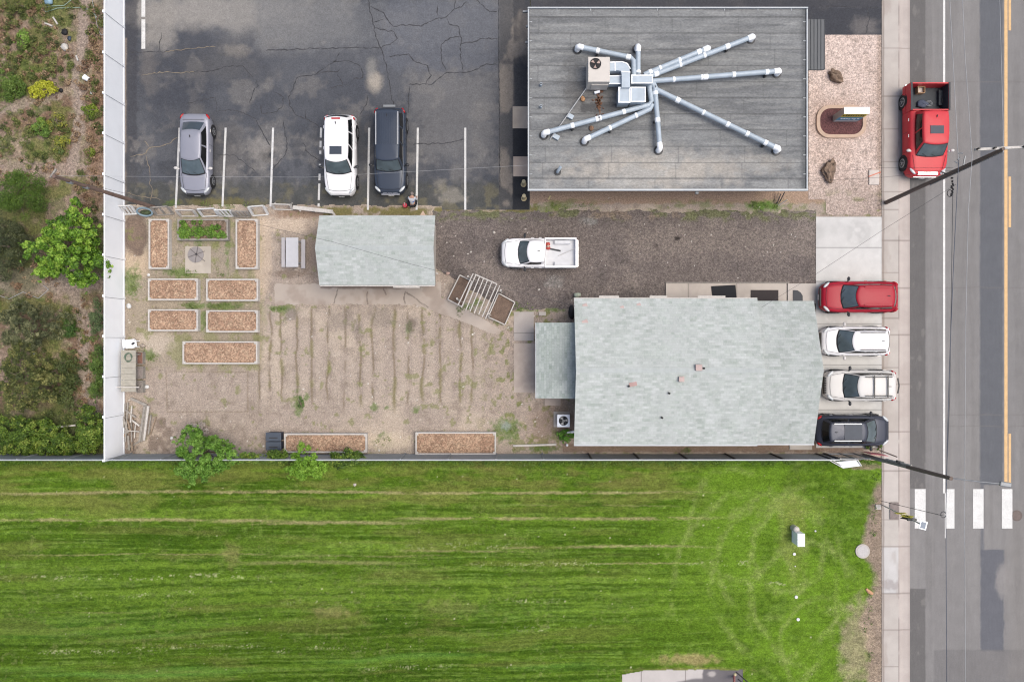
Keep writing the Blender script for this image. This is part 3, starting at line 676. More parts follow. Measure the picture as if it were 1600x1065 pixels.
# ------------------------------------------------------------------ BUILDINGS
def slope_quad(m, a, b, cc, d, th=.12):
    """roof slope slab: a-b eave edge, d-c ridge edge, thickness down"""
    vs = [Vector(p) for p in (a, b, cc, d)]; lo = [v-Vector((0, 0, th)) for v in vs]
    return m.add(vs+lo, [(0, 1, 2, 3), (7, 6, 5, 4), (0, 4, 5, 1), (1, 5, 6, 2), (2, 6, 7, 3), (3, 7, 4, 0)])
def gable(parent, x0, x1, yn, ys, ze, yr, zr, mat, name='roof'):
    m = MB()
    slope_quad(m, (x0, ys, ze), (x1, ys, ze), (x1, yr, zr), (x0, yr, zr))
    m2 = slope_quad(m, (x1, yn, ze), (x0, yn, ze), (x0, yr-.001, zr), (x1, yr-.001, zr))
    r = m.build(name, mat, parent)
    rc = MB(); k1 = (zr-ze)/abs(yr-ys); k2 = (zr-ze)/abs(yn-yr)
    slope_quad(rc, (x0, yr-.13, zr-.13*k1+.010), (x1, yr-.13, zr-.13*k1+.010), (x1, yr, zr+.010), (x0, yr, zr+.010), .008)
    slope_quad(rc, (x1, yr+.13, zr-.13*k2+.010), (x0, yr+.13, zr-.13*k2+.010), (x0, yr+.001, zr+.010), (x1, yr+.001, zr+.010), .008)
    rc.build('ridge_cap', M_ridge, r)
    return r
M_ridge = flat('ridge shingles', c(200, 207, 205), .9, grains=[('noise', 4, .9, 1.05, (1, .1, 1)), ('noise', 30, .9, 1.06)])
# shed
sx0, sx1 = -10.93, -4.36; sn, ss_ = 7.11, 3.17; sr = 5.17
shed = thing('garden_shed', 'shed with pale green grey shingle gable roof beside the picnic table', 'shed', (-7.6, 5.1, 0))
MB().box(-7.62, 5.14, 1.1, 6.1, 3.45, 2.2).build('wall', M_wall, shed)
gable(shed, sx0, sx1, sn, ss_, 2.3, sr, 3.15, M_shingle)
m = MB(); m.box(-7.645, ss_-.04, 2.22, 6.5, .06, .12); m.box(-6.0, ss_-.10, 2.20, 1.5, .10, .05); m.build('fascia', M_wood_w, shed)
m = MB(); m.add([W(656, 338, 2.1), W(666, 338, 2.1), W(661, 329, 2.1)], [(0, 1, 2)]); t_ = W(661, 334, 2.1)
MB().prism([tuple(W(655, 338.5, 2.1))[:2], tuple(W(666.5, 338.5, 2.1))[:2], tuple(W(661, 329, 2.1))[:2]], 2.08, 2.12).build('gable_bracket', M_curbtan, shed)
# house
hx0, hx1, hx2 = 3.49, 13.80, 17.04; hn, hs, hr = 2.38, -5.83, -1.60
house = thing('house', 'long low house with pale green grey shingle roof beside the parked cars', 'house', (9, -1.7, 0))
MB().box((hx0+hx2)/2, -1.72, 1.2, hx2-hx0-.7, hn-hs-.8, 2.45).build('wall', M_wall, house)
rf = gable(house, hx0, hx1, hn, hs, 2.62, hr, 3.85, M_shingle)
m = MB(); zl = .13
slope_quad(m, (hx1+.002, hs+.03, 2.62-zl), (hx2, hs+.03, 2.62-zl), (hx2, hr, 3.85-zl), (hx1+.002, hr, 3.85-zl))
slope_quad(m, (hx2, hn-.12, 2.62-zl), (hx1+.002, hn-.12, 2.62-zl), (hx1+.002, hr, 3.85-zl), (hx2, hr, 3.85-zl))
r2 = m.build('porch_roof', M_shingle3, house)
m = MB(); m.box((hx0+hx1)/2, hs-.035, 2.56, hx1-hx0, .07, .13); m.box((hx1+hx2)/2, hs-.0, 2.47, hx2-hx1, .07, .12); m.build('gutter', M_gutter, house)
m = MB(); m.box((hx0+hx1)/2, hn+.03, 2.56, hx1-hx0, .05, .12)
m.build('fascia', M_wood_w, house)
for (a, b, dy) in ((936, 967, .10), (1015, 1042, .10), (1090, 1133, .08)):
    p = W(a, 466, 2.5); q = W(b, 466, 2.5); MB().box((p.x+q.x)/2, hn+.10, 2.52, q.x-p.x, .14, .05).build('eave_board', M_wood_w, house)
def on_roof(px, py):
    for _ in range(6):
        z = 3.8 if _ == 0 else z
        p = W(px, py, z); z = 2.62+(3.85-2.62)*(1-abs(p.y-hr)/(abs((hn if p.y > hr else hs)-hr)))
    return W(px, py, z)
M_vent = flat('faded pink vent', c(206, 184, 178), .8)
for (x, y, s) in ((1091, 574, .36), (1064, 592, .30)):
    p = on_roof(x, y); v = MB().box(p.x, p.y, p.z+.10, s, s*.95, .14).build('roof_vent', M_vent, house, bevel=.02)
p = on_roof(989, 600); MB().box(p.x, p.y, p.z+.02, .42, .22, .05, .2).build('roof_patch', flat('faded red patch', c(196, 164, 158), .9), house)
for (x, y) in ((1099, 575), (982, 603), (1045, 614), (1034, 652)):
    p = on_roof(x, y); MB().disc(p.x, p.y, p.z-.05, .055, .22, 10).build('vent_pipe', M_black, house)
for (x, y, r) in ((914, 477, .16), (972, 480, .13), (998, 476, .14), (914, 503, .20)):
    p = on_roof(x, y); m = MB(); 
    m.box(p.x, p.y, p.z+.004, r*1.6, r*1.2, .02, .4); m.build('roof_stain_patch', M_vent, house)
# annex, lean-to sloping west
an = thing('house_annex', 'small lean-to annex with darker shingles joined to the west end of the house', 'annex', (2.4, -.5, 0))
ax0 = (838-800)*(41-2.0)/41/26; ax1 = hx0+.02; ay0 = (532.5-504)*(41-2.1)/41/26; ay1 = (532.5-622)*(41-2.1)/41/26
m = MB(); slope_quad(m, (ax0, ay0, 2.05), (ax0, ay1, 2.05), (ax1+.25, ay1, 2.46), (ax1+.25, ay0, 2.46), .1); m.build('roof', M_shingle2, an)
MB().box((ax0+ax1)/2+.1, (ay0+ay1)/2, .98, ax1-ax0-.2, ay0-ay1-.3, 1.95).build('wall', M_wall, an)
m = MB(); m.box(ax0-.03, (ay0+ay1)/2, 1.99, .05, ay0-ay1, .10); m.build('gutter', M_gutter, an)
# commercial flat-roof building
bz = 3.3; kk = (H-bz)/H/S
bx0, bx1, by0, by1 = (825-800)*kk, (1261.5-800)*kk, (532.5-12)*kk, (532.5-298)*kk
def paint_roof(px, py):
    # px,py here are ground-plane pixels; convert to apparent ones at roof height
    X = (px-800)*S*0+px; ax = 800+(px-800)*H/(H-bz); ay = 532.5+(py-532.5)*H/(H-bz)
    n1 = fbm(ax, ay, 130, 10, seed=901); n2 = fbm(ax, ay, 70, seed=902); n3 = fbm(ax, ay, 40, 4, seed=903)
    b = np.zeros((len(px), 3))+ca(124, 125, 127)
    b = mix(b, ca(106, 107, 110), ss(.42, .62, n1)*.8)
    b = mix(b, ca(142, 142, 142), ss(.5, .7, n3)*.5)
    b = mix(b, ca(166, 160, 154), blob(ax, ay, 1020, 266, 130, 26, .6, .6, 904)*.95)
    b = mix(b, ca(158, 152, 146), blob(ax, ay, 1180, 255, 60, 12, .6, .6, 905)*.5)
    b = mix(b, ca(152, 150, 148), blob(ax, ay, 1010, 230, 60, 12, .5, .5, 906)*.5)
    b = mix(b, ca(150, 150, 150), rect(ax, ay, 850, 240, 1250, 296, 20, 10, 907)*ss(.45, .6, fbm(ax, ay, 30, 16, seed=908))*.5)
    b = mix(b, ca(96, 92, 90), blob(ax, ay, 925, 150, 40, 26, .5, .6, 909)*.55)
    b = mix(b, ca(86, 84, 84), blob(ax, ay, 895, 130, 16, 30, .5, .6, 910)*.4)
    b = mix(b, ca(74, 74, 76), rect(ax, ay, 908, 160, 985, 175, 3, 3, 911)*.7)
    b = mix(b, ca(130, 92, 70), pline(ax, ay, [(936, 150), (937, 178)], 1.4, 2, 912)*.7)
    b = mix(b, ca(88, 90, 94), ss(1248, 1256, ax)*.7)
    row = 25.2
    k = np.floor((ay-26)/row); fy = (ay-26)-k*row
    b = mix(b, ca(84, 84, 86), (1-ss(.5, 1.6, np.abs(fy-.8)))*.65)
    b = mix(b, ca(96, 96, 98), (1-ss(.3, 1.2, np.abs(((ax+_h(k, k*0, 5)*160) % 104)-2)))*.5)
    b = mix(b, b*.9, _h(k, k*0, 15)*.6)
    return b
bld = thing('flat_roof_building', 'large commercial building with dark grey membrane roof carrying radiating ducts', 'building', ((bx0+bx1)/2, (by0+by1)/2, 0))
MB().box((bx0+bx1)/2, (by0+by1)/2+.35, bz/2-.1, bx1-bx0-.6, by0-by1-1.2, bz-.2).build('wall', M_wall, bld)
MB().box((bx0+bx1)/2, (by0+by1)/2, bz-.11, bx1-bx0-.02, by0-by1-.02, .16).build('roof_deck', M_dark, bld)
# roof sheet in world coords -> child
o = sheet('roof', (bx0+.10)*S+800, 532.5-(by0-.10)*S, (bx1-.10)*S+800, 532.5-(by1+.10)*S, bz-.01, .05, paint_roof, attr_mat('membrane', [('noise', 3, .88, 1.10, (.3, 1, 1)), ('noise', 13, .84, 1.18, (.5, 1, 1)), ('noise', 30, .84, 1.16)], bd=.002), kind=None, parent=bld, gain=(1.34, 1.36, 1.32))
o.location = (-(bx0+bx1)/2, -(by0+by1)/2, 0)
m = MB()
m.box((bx0+bx1)/2, by1+.04, bz+.0, bx1-bx0+.04, .10, .12); m.box((bx0+bx1)/2, by0-.03, bz+.0, bx1-bx0+.04, .07, .12)
m.box(bx0+.03, (by0+by1)/2, bz+.0, .08, by0-by1-.19, .115); m.box(bx1-.03, (by0+by1)/2, bz+.0, .07, by0-by1-.19, .115)
m.build('roof_edge_trim', M_gutter, bld)
for i in range(9):
    MB().box(bx0+.16, by0-.8-i*1.05, bz+.005, .14, .03, .025).build('trim_clip', M_gutter, bld); MB().box(bx1-.16, by0-.8-i*1.05, bz+.005, .14, .03, .025).build('trim_clip', M_gutter, bld)
for i in range(8): MB().box(bx0+1.6+i*1.85, by0-.12, bz+.005, .03, .12, .025).build('trim_clip', M_gutter, bld)
p0 = W(1263, 31, 3.0); p1 = W(1287.5, 109.5, 3.0)
MB().box((p0.x+p1.x)/2-.1, (p0.y+p1.y)/2, 2.98, p1.x-p0.x+.2, p0.y-p1.y, .12).build('canopy', flat('dark grey ribbed canopy', c(98, 102, 106), .6, grains=[('noise', 9, .85, 1.1, (4, .1, 1))]), bld)
m = MB()
for i in range(5): x = p0.x+.12+i*.19; m.box(x, (p0.y+p1.y)/2, 3.055, .03, p0.y-p1.y, .03)
m.build('canopy_rib', flat('canopy rib', c(84, 88, 92), .6), bld)
for (x, y) in ((817, 18), (822, 41), (821, 66)):
    p = W(x, y, 3.0); MB().bar((bx0+.3, p.y, 3.0), (p.x, p.y, 2.95), .1, .12).build('wall_lamp', M_steel, bld)
p = W(1089, 302, 3.0); MB().box(p.x, by1+.2, 2.95, .16, .62, .2).build('wall_box', M_steel, bld)
# plumbing vents on the roof
for i, (x, y, lb) in enumerate(((845, 134, 'upper of the two small vent pipes near the west edge of the flat roof'), (845, 168, 'lower of the two small vent pipes near the west edge of the flat roof'))):
    p = W(x, y, bz); r_ = thing('vent_pipe', lb, 'vent', tuple(p)); MB().disc(p.x, p.y, bz-.02, .07, .32, 12).build('pipe', M_galv, r_); MB().disc(p.x, p.y, bz+.30, .045, .01, 12).build('pipe_hole', M_black, r_)
p = W(871, 269, bz); r_ = thing('vent_pipe', 'slanted metal vent pipe near the southwest corner of the flat roof', 'vent', tuple(p))
MB().tube([(p.x, p.y, bz), (p.x+.02, p.y, bz+.35), (p.x+.16, p.y+.2, bz+.45)], .085).build('pipe', M_galv, r_); MB().disc(p.x, p.y, bz-.005, .2, .02, 16).build('flashing', M_dark, r_)
# rooftop unit
uz = bz+1.25; a = W(919, 89, uz); b = W(953, 128, uz); ucx, ucy = (a.x+b.x)/2, (a.y+b.y)/2
ru = thing('rooftop_air_conditioner', 'beige rooftop air conditioner box with round fan at the head of the ducts', 'air conditioner', (ucx, ucy, bz))
MB().box(ucx, ucy, bz+.66, b.x-a.x, a.y-b.y, 1.18).build('cabinet', M_beige, ru, bevel=.02)
MB().box(ucx, ucy, bz+.05, b.x-a.x-.06, a.y-b.y-.06, .10).build('base', M_dark, ru)
f = W(930.5, 100, uz); MB().disc(f.x, f.y, uz+.004, .29, .012, 24).build('fan_well', M_black, ru)
m = MB()
for k in range(3):
    t = k*2*PI/3+.4; m.add([(f.x+.05*math.cos(t), f.y+.05*math.sin(t), uz+.03), (f.x+.25*math.cos(t-.35), f.y+.25*math.sin(t-.35), uz+.025), (f.x+.26*math.cos(t+.35), f.y+.26*math.sin(t+.35), uz+.05)], [(0, 1, 2)])
m.build('fan_blade', flat('fan blade', c(190, 165, 155), .5), ru)
m = MB(); n = 24
for rr in (.29,):
    m.tube([(f.x+rr*math.cos(t*2*PI/n), f.y+rr*math.sin(t*2*PI/n), uz+.03) for t in range(n+1)], .012, 6)
for k in range(6): t = k*PI/3; m.tube([(f.x, f.y, uz+.055), (f.x+.29*math.cos(t), f.y+.29*math.sin(t), uz+.03)], .006, 5)
m.build('fan_guard', M_dark, ru)
MB().box(ucx+.1, ucy-(a.y-b.y)/2-.02, bz+.55, .9, .05, .7).build('access_panel', M_beige, ru)
MB().box(*tuple(W(933, 144, bz+.15))[:2], bz+.12, .30, .12, .12, .25).build('disconnect_box', M_white, ru)
# ductwork
dz = bz+.42
dw = thing('ductwork', 'silver spider-like ductwork of straight pipes spreading over the dark flat roof', 'ductwork', tuple(W(1000, 130, bz)))
DUCTS = [[(903, 73), (985, 90), (990, 95), (990.5, 119)], [(997, 72), (997, 117)], [(1107, 75), (1006, 117)], [(1177, 57), (1014, 120)], [(1218, 111), (1019, 127)],
         [(1217, 233), (1027, 141), (1018, 130)], [(1031, 232), (1023, 134), (1019, 128)], [(850, 208), (1014, 164), (1018, 158), (1014, 132)], [(914, 218), (1016, 170), (1019, 163)]]
JN = [[.38, .96], [.9], [.15, .45, .75, .9], [.25, .47, .7, .93], [.1, .36, .58, .61, .83], [.11, .26, .42, .62, .83], [.45, .88], [.27, .51, .53, .76], [.38, .78]]
for D, J in zip(DUCTS, JN):
    P = [W(x, y, dz) for x, y in D]
    e = MB().tube([P[0]+Vector((0, 0, -.42)), P[0]+Vector((0, 0, -.05)), P[0]+(P[1]-P[0]).normalized()*.04+Vector((0, 0, .04)), P[0]+(P[1]-P[0]).normalized()*.30], .155, 14)
    d_ = MB().tube(P, .137, 14).build('duct', M_galv, dw)
    e.build('elbow', M_seal, d_)
    MB().disc(P[0].x, P[0].y, bz-.008, .26, .018, 18).build('roof_flashing', M_dark, d_)
    k_ = MB()
    for t in J:
        # joints lie along the longest run
        L = max(range(len(P)-1), key=lambda i: (P[i+1]-P[i]).length); q = P[L].lerp(P[L+1], t); dd = (P[L+1]-P[L]).normalized()
        wj = random.choice((.06, .09, .12)); MB().tube([q-dd*wj, q+dd*wj], .152, 14).build('sealed_joint', M_seal, d_)
        if not k_.v: k_.box(q.x, q.y, (bz+dz)/2-.1, .10, .34, .24, math.atan2(dd.y, dd.x))
    if k_.v: k_.build('support_block', M_dark, d_)
def plenum(x0, y0, x1, y1, z0, z1, name='plenum_box', rim=.035):
    a = W(x0, y0, z1); b = W(x1, y1, z1)
    o = MB().box((a.x+b.x)/2, (a.y+b.y)/2, (z0+z1)/2, b.x-a.x, a.y-b.y, z1-z0).build(name, M_galv, dw)
    m = MB(); cx, cy, sx, sy = (a.x+b.x)/2, (a.y+b.y)/2, b.x-a.x, a.y-b.y
    for s in (-1, 1): m.box(cx, cy+s*(sy/2), z1, sx+rim*2, rim*1.6, rim*1.5); m.box(cx+s*(sx/2), cy, z1-.002, rim*1.6, sy-.01, rim*1.45)
    m.build('sealed_seam', M_seal, o); return o
plenum(987, 118, 1019, 130, bz+.05, bz+.85); plenum(986, 137, 1008, 159, bz+.05, bz+.9); plenum(967, 137, 984, 160, bz+.05, bz+.86); plenum(951, 119, 973, 131, bz+.3, bz+.75, 'return_duct')
m = MB(); c0 = W(957, 104, bz+1.0); pts = [(953, 98), (970, 97), (978, 99), (983, 105), (984.5, 112), (984.5, 137), (971.5, 137), (971.5, 116), (970, 111), (965, 110), (953, 111)]
m.prism([tuple(W(x, y, bz+1.0))[:2] for x, y in pts], bz+.55, bz+1.0); cb = m.build('curved_supply_duct', M_galv, dw)
m = MB()
for q, r_ in (((961, 97), (961, 111)), ((971, 112), (985, 113)), ((953, 97.5), (972, 96.8)), ((972, 96.8), (980, 99.5)), ((980, 99.5), (985, 108))):
    m.bar(W(*q, bz+1.01), W(*r_, bz+1.01), .05, .03)
m.build('sealed_seam', M_seal, cb)
# gas pipe with blocks
gp = thing('gas_pipe', 'thin white pipe on small blocks running southwest from the rooftop unit', 'pipe', tuple(W(890, 180, bz)))
MB().tube([W(918, 133, bz+.3), W(916, 138, bz+.22), W(869, 205, bz+.22), W(863, 212, bz+.2), W(859, 219, bz)], .028, 8).build('pipe', M_wirew, gp)
for (x, y) in ((891, 182), (869, 214)):
    p = W(x, y, bz+.1); MB().box(p.x, p.y, bz+.09, .36, .24, .16, -.5).build('support_block', M_galv, gp)
for (x, y, cl, nm, lb) in ((924, 201, (150, 118, 96), 'rusty_block', 'small rusty block beside the long southwest duct on the flat roof'), (910, 155, (196, 150, 110), 'wire_bundle', 'orange wire bundle lying on the roof below the rooftop unit')):
    p = W(x, y, bz); tag(MB().ball(p.x, p.y, bz+.05, .14, .16, .08, 8, .2).build(nm, flat(nm, c(*cl), .9), None), lb, 'debris')
dp = thing('roof_debris', 'brown leaves and rusty scraps piled south of the rooftop unit', 'debris', tuple(W(936, 155, bz))); dp['kind'] = 'stuff'
m = MB()
for k in range(60):
    p = W(random.gauss(936, 3), random.gauss(158, 9), bz); m.box(p.x, p.y, bz+.02, random.uniform(.04, .12), random.uniform(.03, .09), .03, random.random()*3)
m.build('scrap', flat('rusty scrap', c(120, 84, 62), .9, grains=[('noise', 9, .5, 1.5)]), dp)

# ------------------------------------------------------------------ FENCES
fx = -23.275; fh = 2.05
M_gapg = flat('grey vinyl gap', c(178, 182, 188), .6)
wf = thing('white_fence', 'tall white vinyl privacy fence between the parking lot and the overgrown lot', 'fence', (fx, 5, 0))
ys = [(532.5-y)/26*(H-fh)/H for y in (-171, -108, -45, 18, 82, 145, 208, 272, 335, 398, 462, 525, 588, 651, 719)]
for i, (a, b) in enumerate(zip(ys[:-1], ys[1:])):
    m = MB(); m.box(fx, (a+b)/2, 1.02, .04, abs(a-b)-.13, 1.86); m.box(fx, (a+b)/2, 2.0, .07, abs(a-b)-.13, .10); m.box(fx, (a+b)/2, .10, .07, abs(a-b)-.13, .14)
    for k in range(1, 12): m.box(fx+.0205, b+(a-b)*(k/12.), 1.02, .003, .012, 1.8)
    m.build('panel', M_white, wf)
for y in ys:
    MB().box(fx+.045, y-.075, 1.03, .012, .022, 2.0).build('post_gap', M_gapg, wf)
    m = MB(); m.box(fx-.02, y, 1.04, .127, .127, 2.1); m.box(fx-.02, y, 2.11, .15, .15, .04, 0, .7); m.build('post', M_white, wf)

fy = -6.79
gf = thing('grey_fence', 'long grey weathered fence with pale top rail along the north edge of the lawn', 'fence', (0, fy, 0))
xs = [W(x, 0, fh).x for x in range(-200, 1310, 75)]+[W(1312, 0, fh).x]
m = MB(); pm = MB()
for i, (a, b) in enumerate(zip(xs[:-1], xs[1:])):
    if a < fx < b: a2, b2 = a, b
    p_ = MB(); p_.box((a+b)/2, fy, 1.0, b-a-.09, .03, 1.96); p_.build('panel', M_fence_g, gf)
    r_ = MB(); r_.box((a+b)/2, fy, 2.02, b-a-.002, .07, .06); r_.build('top_rail', M_gutter, gf)
for x in xs: MB().box(x, fy+.03, 1.0, .07, .09, 2.0).build('post', M_dark if x > 4 else M_fence_g, gf)
# chain link end with faded red banner, and leaning white board
cl = thing('chain_link_fence', 'short chain link fence end with thin grey rails by the pavement', 'fence', (W(1340, 0).x, fy+.05, 0))
xa, xb = xs[-1]+.1, W(1356, 0, 1.7).x
m = MB(); 
for z in (.2, 1.9): m.tube([(xa, fy+.05, z), (xb, fy+.05, z)], .03, 6)
m.build('rail', M_steel, cl)
for x in (xa, (xa+xb)/2, xb): MB().tube([(x, fy+.05, 0), (x, fy+.05, 1.95)], .04, 8).build('post', M_steel, cl)
m = MB()
n = int((xb-xa)/.12)
for k in range(n): x = xa+k*.12; m.bar((x, fy+.05, .2), (x+.12, fy+.05, 1.9), .008); m.bar((x+.12, fy+.05, .2), (x, fy+.05, 1.9), .008)
m.build('mesh', M_steel, cl)
bn = thing('banner', 'faded red and white banner strung on the fence end beside the pavement', 'banner', tuple(W(1370, 712)))
a = W(1356, 707, .3); b = W(1378, 709, .3); 
m = MB(); m.bar(W(1354, 707, .95), W(1381, 710, .95), .03, .95); m.build('cloth', flat('faded red banner', c(206, 120, 126), .8, grains=[('noise', 3, .8, 1.3)]), bn)
m = MB(); m.bar(W(1356, 707.6, .92)+Vector((0, .02, 0)), W(1379, 710.4, .92)+Vector((0, .02, 0)), .012, .22); m.build('white_stripe', M_whitep, bn)
MB().tube([W(1374, 703, .3), W(1402, 713.5, 1.0)], .035, 8).build('rod', M_pole, bn)
wb = thing('signboard', 'white board lying tilted on the grass against the south side of the fence', 'board', tuple(W(1320, 724)))
m = MB(); P = [W(1306, 721, .20), W(1338, 719, .34), W(1345, 727.5, .30), W(1318, 731, .16)]
up = Vector((0, 0, .05)); m.add(P+[p-up for p in P], [(3, 2, 1, 0), (4, 5, 6, 7), (0, 1, 5, 4), (1, 2, 6, 5), (2, 3, 7, 6), (3, 0, 4, 7)]); m.build('board', M_white, wb)
m = MB()
for q, r_ in (((1293, 717, .2), (1318, 731, .14)), ((1293, 717, .2), (1340, 718, .4)), ((1340, 718, .4), (1346, 727.5, .36)), ((1300, 718, .3), (1316, 727, .2))): m.bar(W(*q), W(*r_), .05, .05)
m.build('frame', M_whitep, wb)

# salvaged frames standing in a row between lot and garden
def frame_thing(name, label, cat, x0, y0, x1, y1, mat, slats=0, h=.75, lean=.35, skew=0, slat_dir=0, panel=False):
    """frame standing on the line y1..., leaning back (north)"""
    a = W(x0, y1); b = W(x1, y1+skew); d = (b-a); d.z = 0; L = d.length; d.normalize()
    up = Vector((-d.y*lean, d.x*lean, 1)).normalized()
    r = thing(name, label, cat, tuple((a+b)/2), 0, 'salvaged pale frames between the parking lot and the garden')
    q = lambda t, s: a+d*(t*L)+up*(s*h)
    m = MB(); wd = .15
    m.bar(q(0, .04), q(1, .04), .06, wd); m.bar(q(0, .96), q(1, .96), .06, wd)
    m.bar(q(.02, .10), q(.02, .90), wd, .06); m.bar(q(.98, .10), q(.98, .90), wd, .06)
    m.build('frame', mat, r)
    if slats:
        m = MB()
        for k in range(1, slats+1):
            t = k/(slats+1); m.bar(q(t, .08), q(t+slat_dir*.1, .92), .10, .04)
        m.build('slat', mat, r)
    m = MB()                                                      # back legs hold it up
    for t in (.05, .95): m.bar(q(t, .9), q(t, 0)+Vector((-up.x, -up.y, 0))*0+Vector((-d.y*.42, d.x*.42, .02)), .05, .05)
    m.build('brace', mat, r)
    if panel:
        m = MB(); m.bar(q(.5, .1), q(.5, .5), L*.9, .03); m.build('lower_panel', mat, r)
    return r
frame_thing('slatted_gate', 'bright white slatted gate at the foot of the utility pole, nearest the white fence', 'gate', 193, 0, 215, 336, M_whitep, 3, .8, .6, -1)
b_ = thing('oval_basket', 'blue grey wrapped oval frame leaning at the foot of the utility pole', 'frame', tuple(W(225, 332)), 0, 'salvaged pale frames between the parking lot and the garden')
m = MB(); cc_ = W(226, 331, .35); m.tube([(cc_.x+.45*math.cos(t*PI/8), cc_.y+.20*math.sin(t*PI/8), .35+.22*math.sin(t*PI/8)) for t in range(17)], .06, 8); m.build('rim', flat('blue grey tarp', c(150, 176, 190), .6), b_)
MB().ball(cc_.x, cc_.y, .2, .36, .15, .14, 10, .1).build('leaf_fill', flat('moss', c(84, 96, 66), .9, grains=[('noise', 10, .5, 1.5)]), b_)
frame_thing('window_frame', 'beige frame with wide rails just east of the utility pole foot', 'frame', 246, 0, 272, 337, M_wood_g, 1, .85, .45, -2)
frame_thing('window_frame', 'beige rectangular frame directly north of the green planted bed', 'frame', 283, 0, 310, 338.5, M_wood_w, 0, .75, .4, 0)
frame_thing('window_frame', 'bright white frame over the right end of the green planted bed', 'frame', 317, 0, 343, 339, M_whitep, 0, .8, .5, -1)
frame_thing('slatted_gate', 'white slatted gate standing right of the bright white frame above the green bed', 'gate', 343, 0, 366, 338.5, M_whitep, 3, .75, .4, 0, -1)
frame_thing('slatted_gate', 'grey slatted gate directly behind the tall bed by the picnic area', 'gate', 369, 0, 392, 340, M_wood_g, 3, .7, .4, 0, -1)
frame_thing('window_frame', 'largest bright white frame, set askew at the right end of the slatted gates', 'frame', 396, 0, 420, 338, M_whitep, 0, .9, .55, -2)
frame_thing('window_frame', 'long low beige frame at the edge of the parking bays', 'frame', 429, 0, 458, 327.5, M_wood_w, 0, .55, .5, 1)
r_ = thing('timber_rail', 'long beige timber rail lying west of the shed along the parking edge', 'rail', tuple(W(490, 330)), 0, 'salvaged pale frames between the parking lot and the garden')
m = MB(); m.bar(W(458, 324, .4), W(520, 331, .4), .22, .10); m.bar(W(462, 322, .4), W(470, 330, .3), .08, .08); m.bar(W(488, 325, .45), W(494, 331, .45), .08, .08); m.bar(W(518, 329, .45), W(523, 336, .3), .1, .1); m.build('rail', M_wood_w, r_)
m = MB()
for x in (462, 490, 518): p = W(x, 328+(x-462)*.09, 0); m.box(p.x, p.y, .17, .1, .1, .34)
m.build('foot', M_wood_g, r_)

# ------------------------------------------------------------------ RAISED BEDS
def leaves(name, centers, radii, n, size, pal, mat, parent=None, droop=.6, kind=None, flat_=.5):
    """n small leaves scattered round given clump centres"""
    cs = np.array(centers, dtype=float); rs = np.array(radii, dtype=float)
    if rs.ndim == 1: rs = np.stack([rs, rs, rs*.8], 1)
    wt = rs.prod(1)**.8; idx = np.random.choice(len(cs), n, p=wt/wt.sum())
    d = np.random.normal(size=(n, 3)); d /= np.linalg.norm(d, axis=1)[:, None]
    rad = np.random.uniform(.25, 1.0, n)**.45
    pos = cs[idx]+d*rs[idx]*rad[:, None]
    up = np.array([0, 0, 1.0])*(1-flat_)+d*flat_+np.random.normal(size=(n, 3))*.45; up /= np.linalg.norm(up, axis=1)[:, None]
    t = np.cross(up, np.random.normal(size=(n, 3))); t /= np.linalg.norm(t, axis=1)[:, None]; s = np.cross(up, t)
    sz = size*np.random.uniform(.6, 1.3, n)[:, None]
    V = np.stack([pos-t*sz, pos+s*sz*.42-up*sz*.08, pos+t*sz, pos-s*sz*.42-up*sz*.08], 1).reshape(-1, 3)
    F = np.arange(4*n).reshape(-1, 4)
    pal = np.array([c(*p) for p in pal]); ci = np.random.rand(len(cs)); k = np.clip((ci[idx]*.6+np.random.rand(n)*.5), 0, .999)*(len(pal)-1)
    k0 = np.floor(k).astype(int); fr = (k-k0)[:, None]; col = pal[k0]*(1-fr)+pal[np.minimum(k0+1, len(pal)-1)]*fr
    col = np.repeat(col, 4, axis=0)
    if parent is not None:
        p = parent; off = np.zeros(3)
        while p is not None: off += np.array(p.location); p = p.parent
        V = V-off
    return mesh_np(name, V, F, mat, col=col, parent=parent, kind=kind)

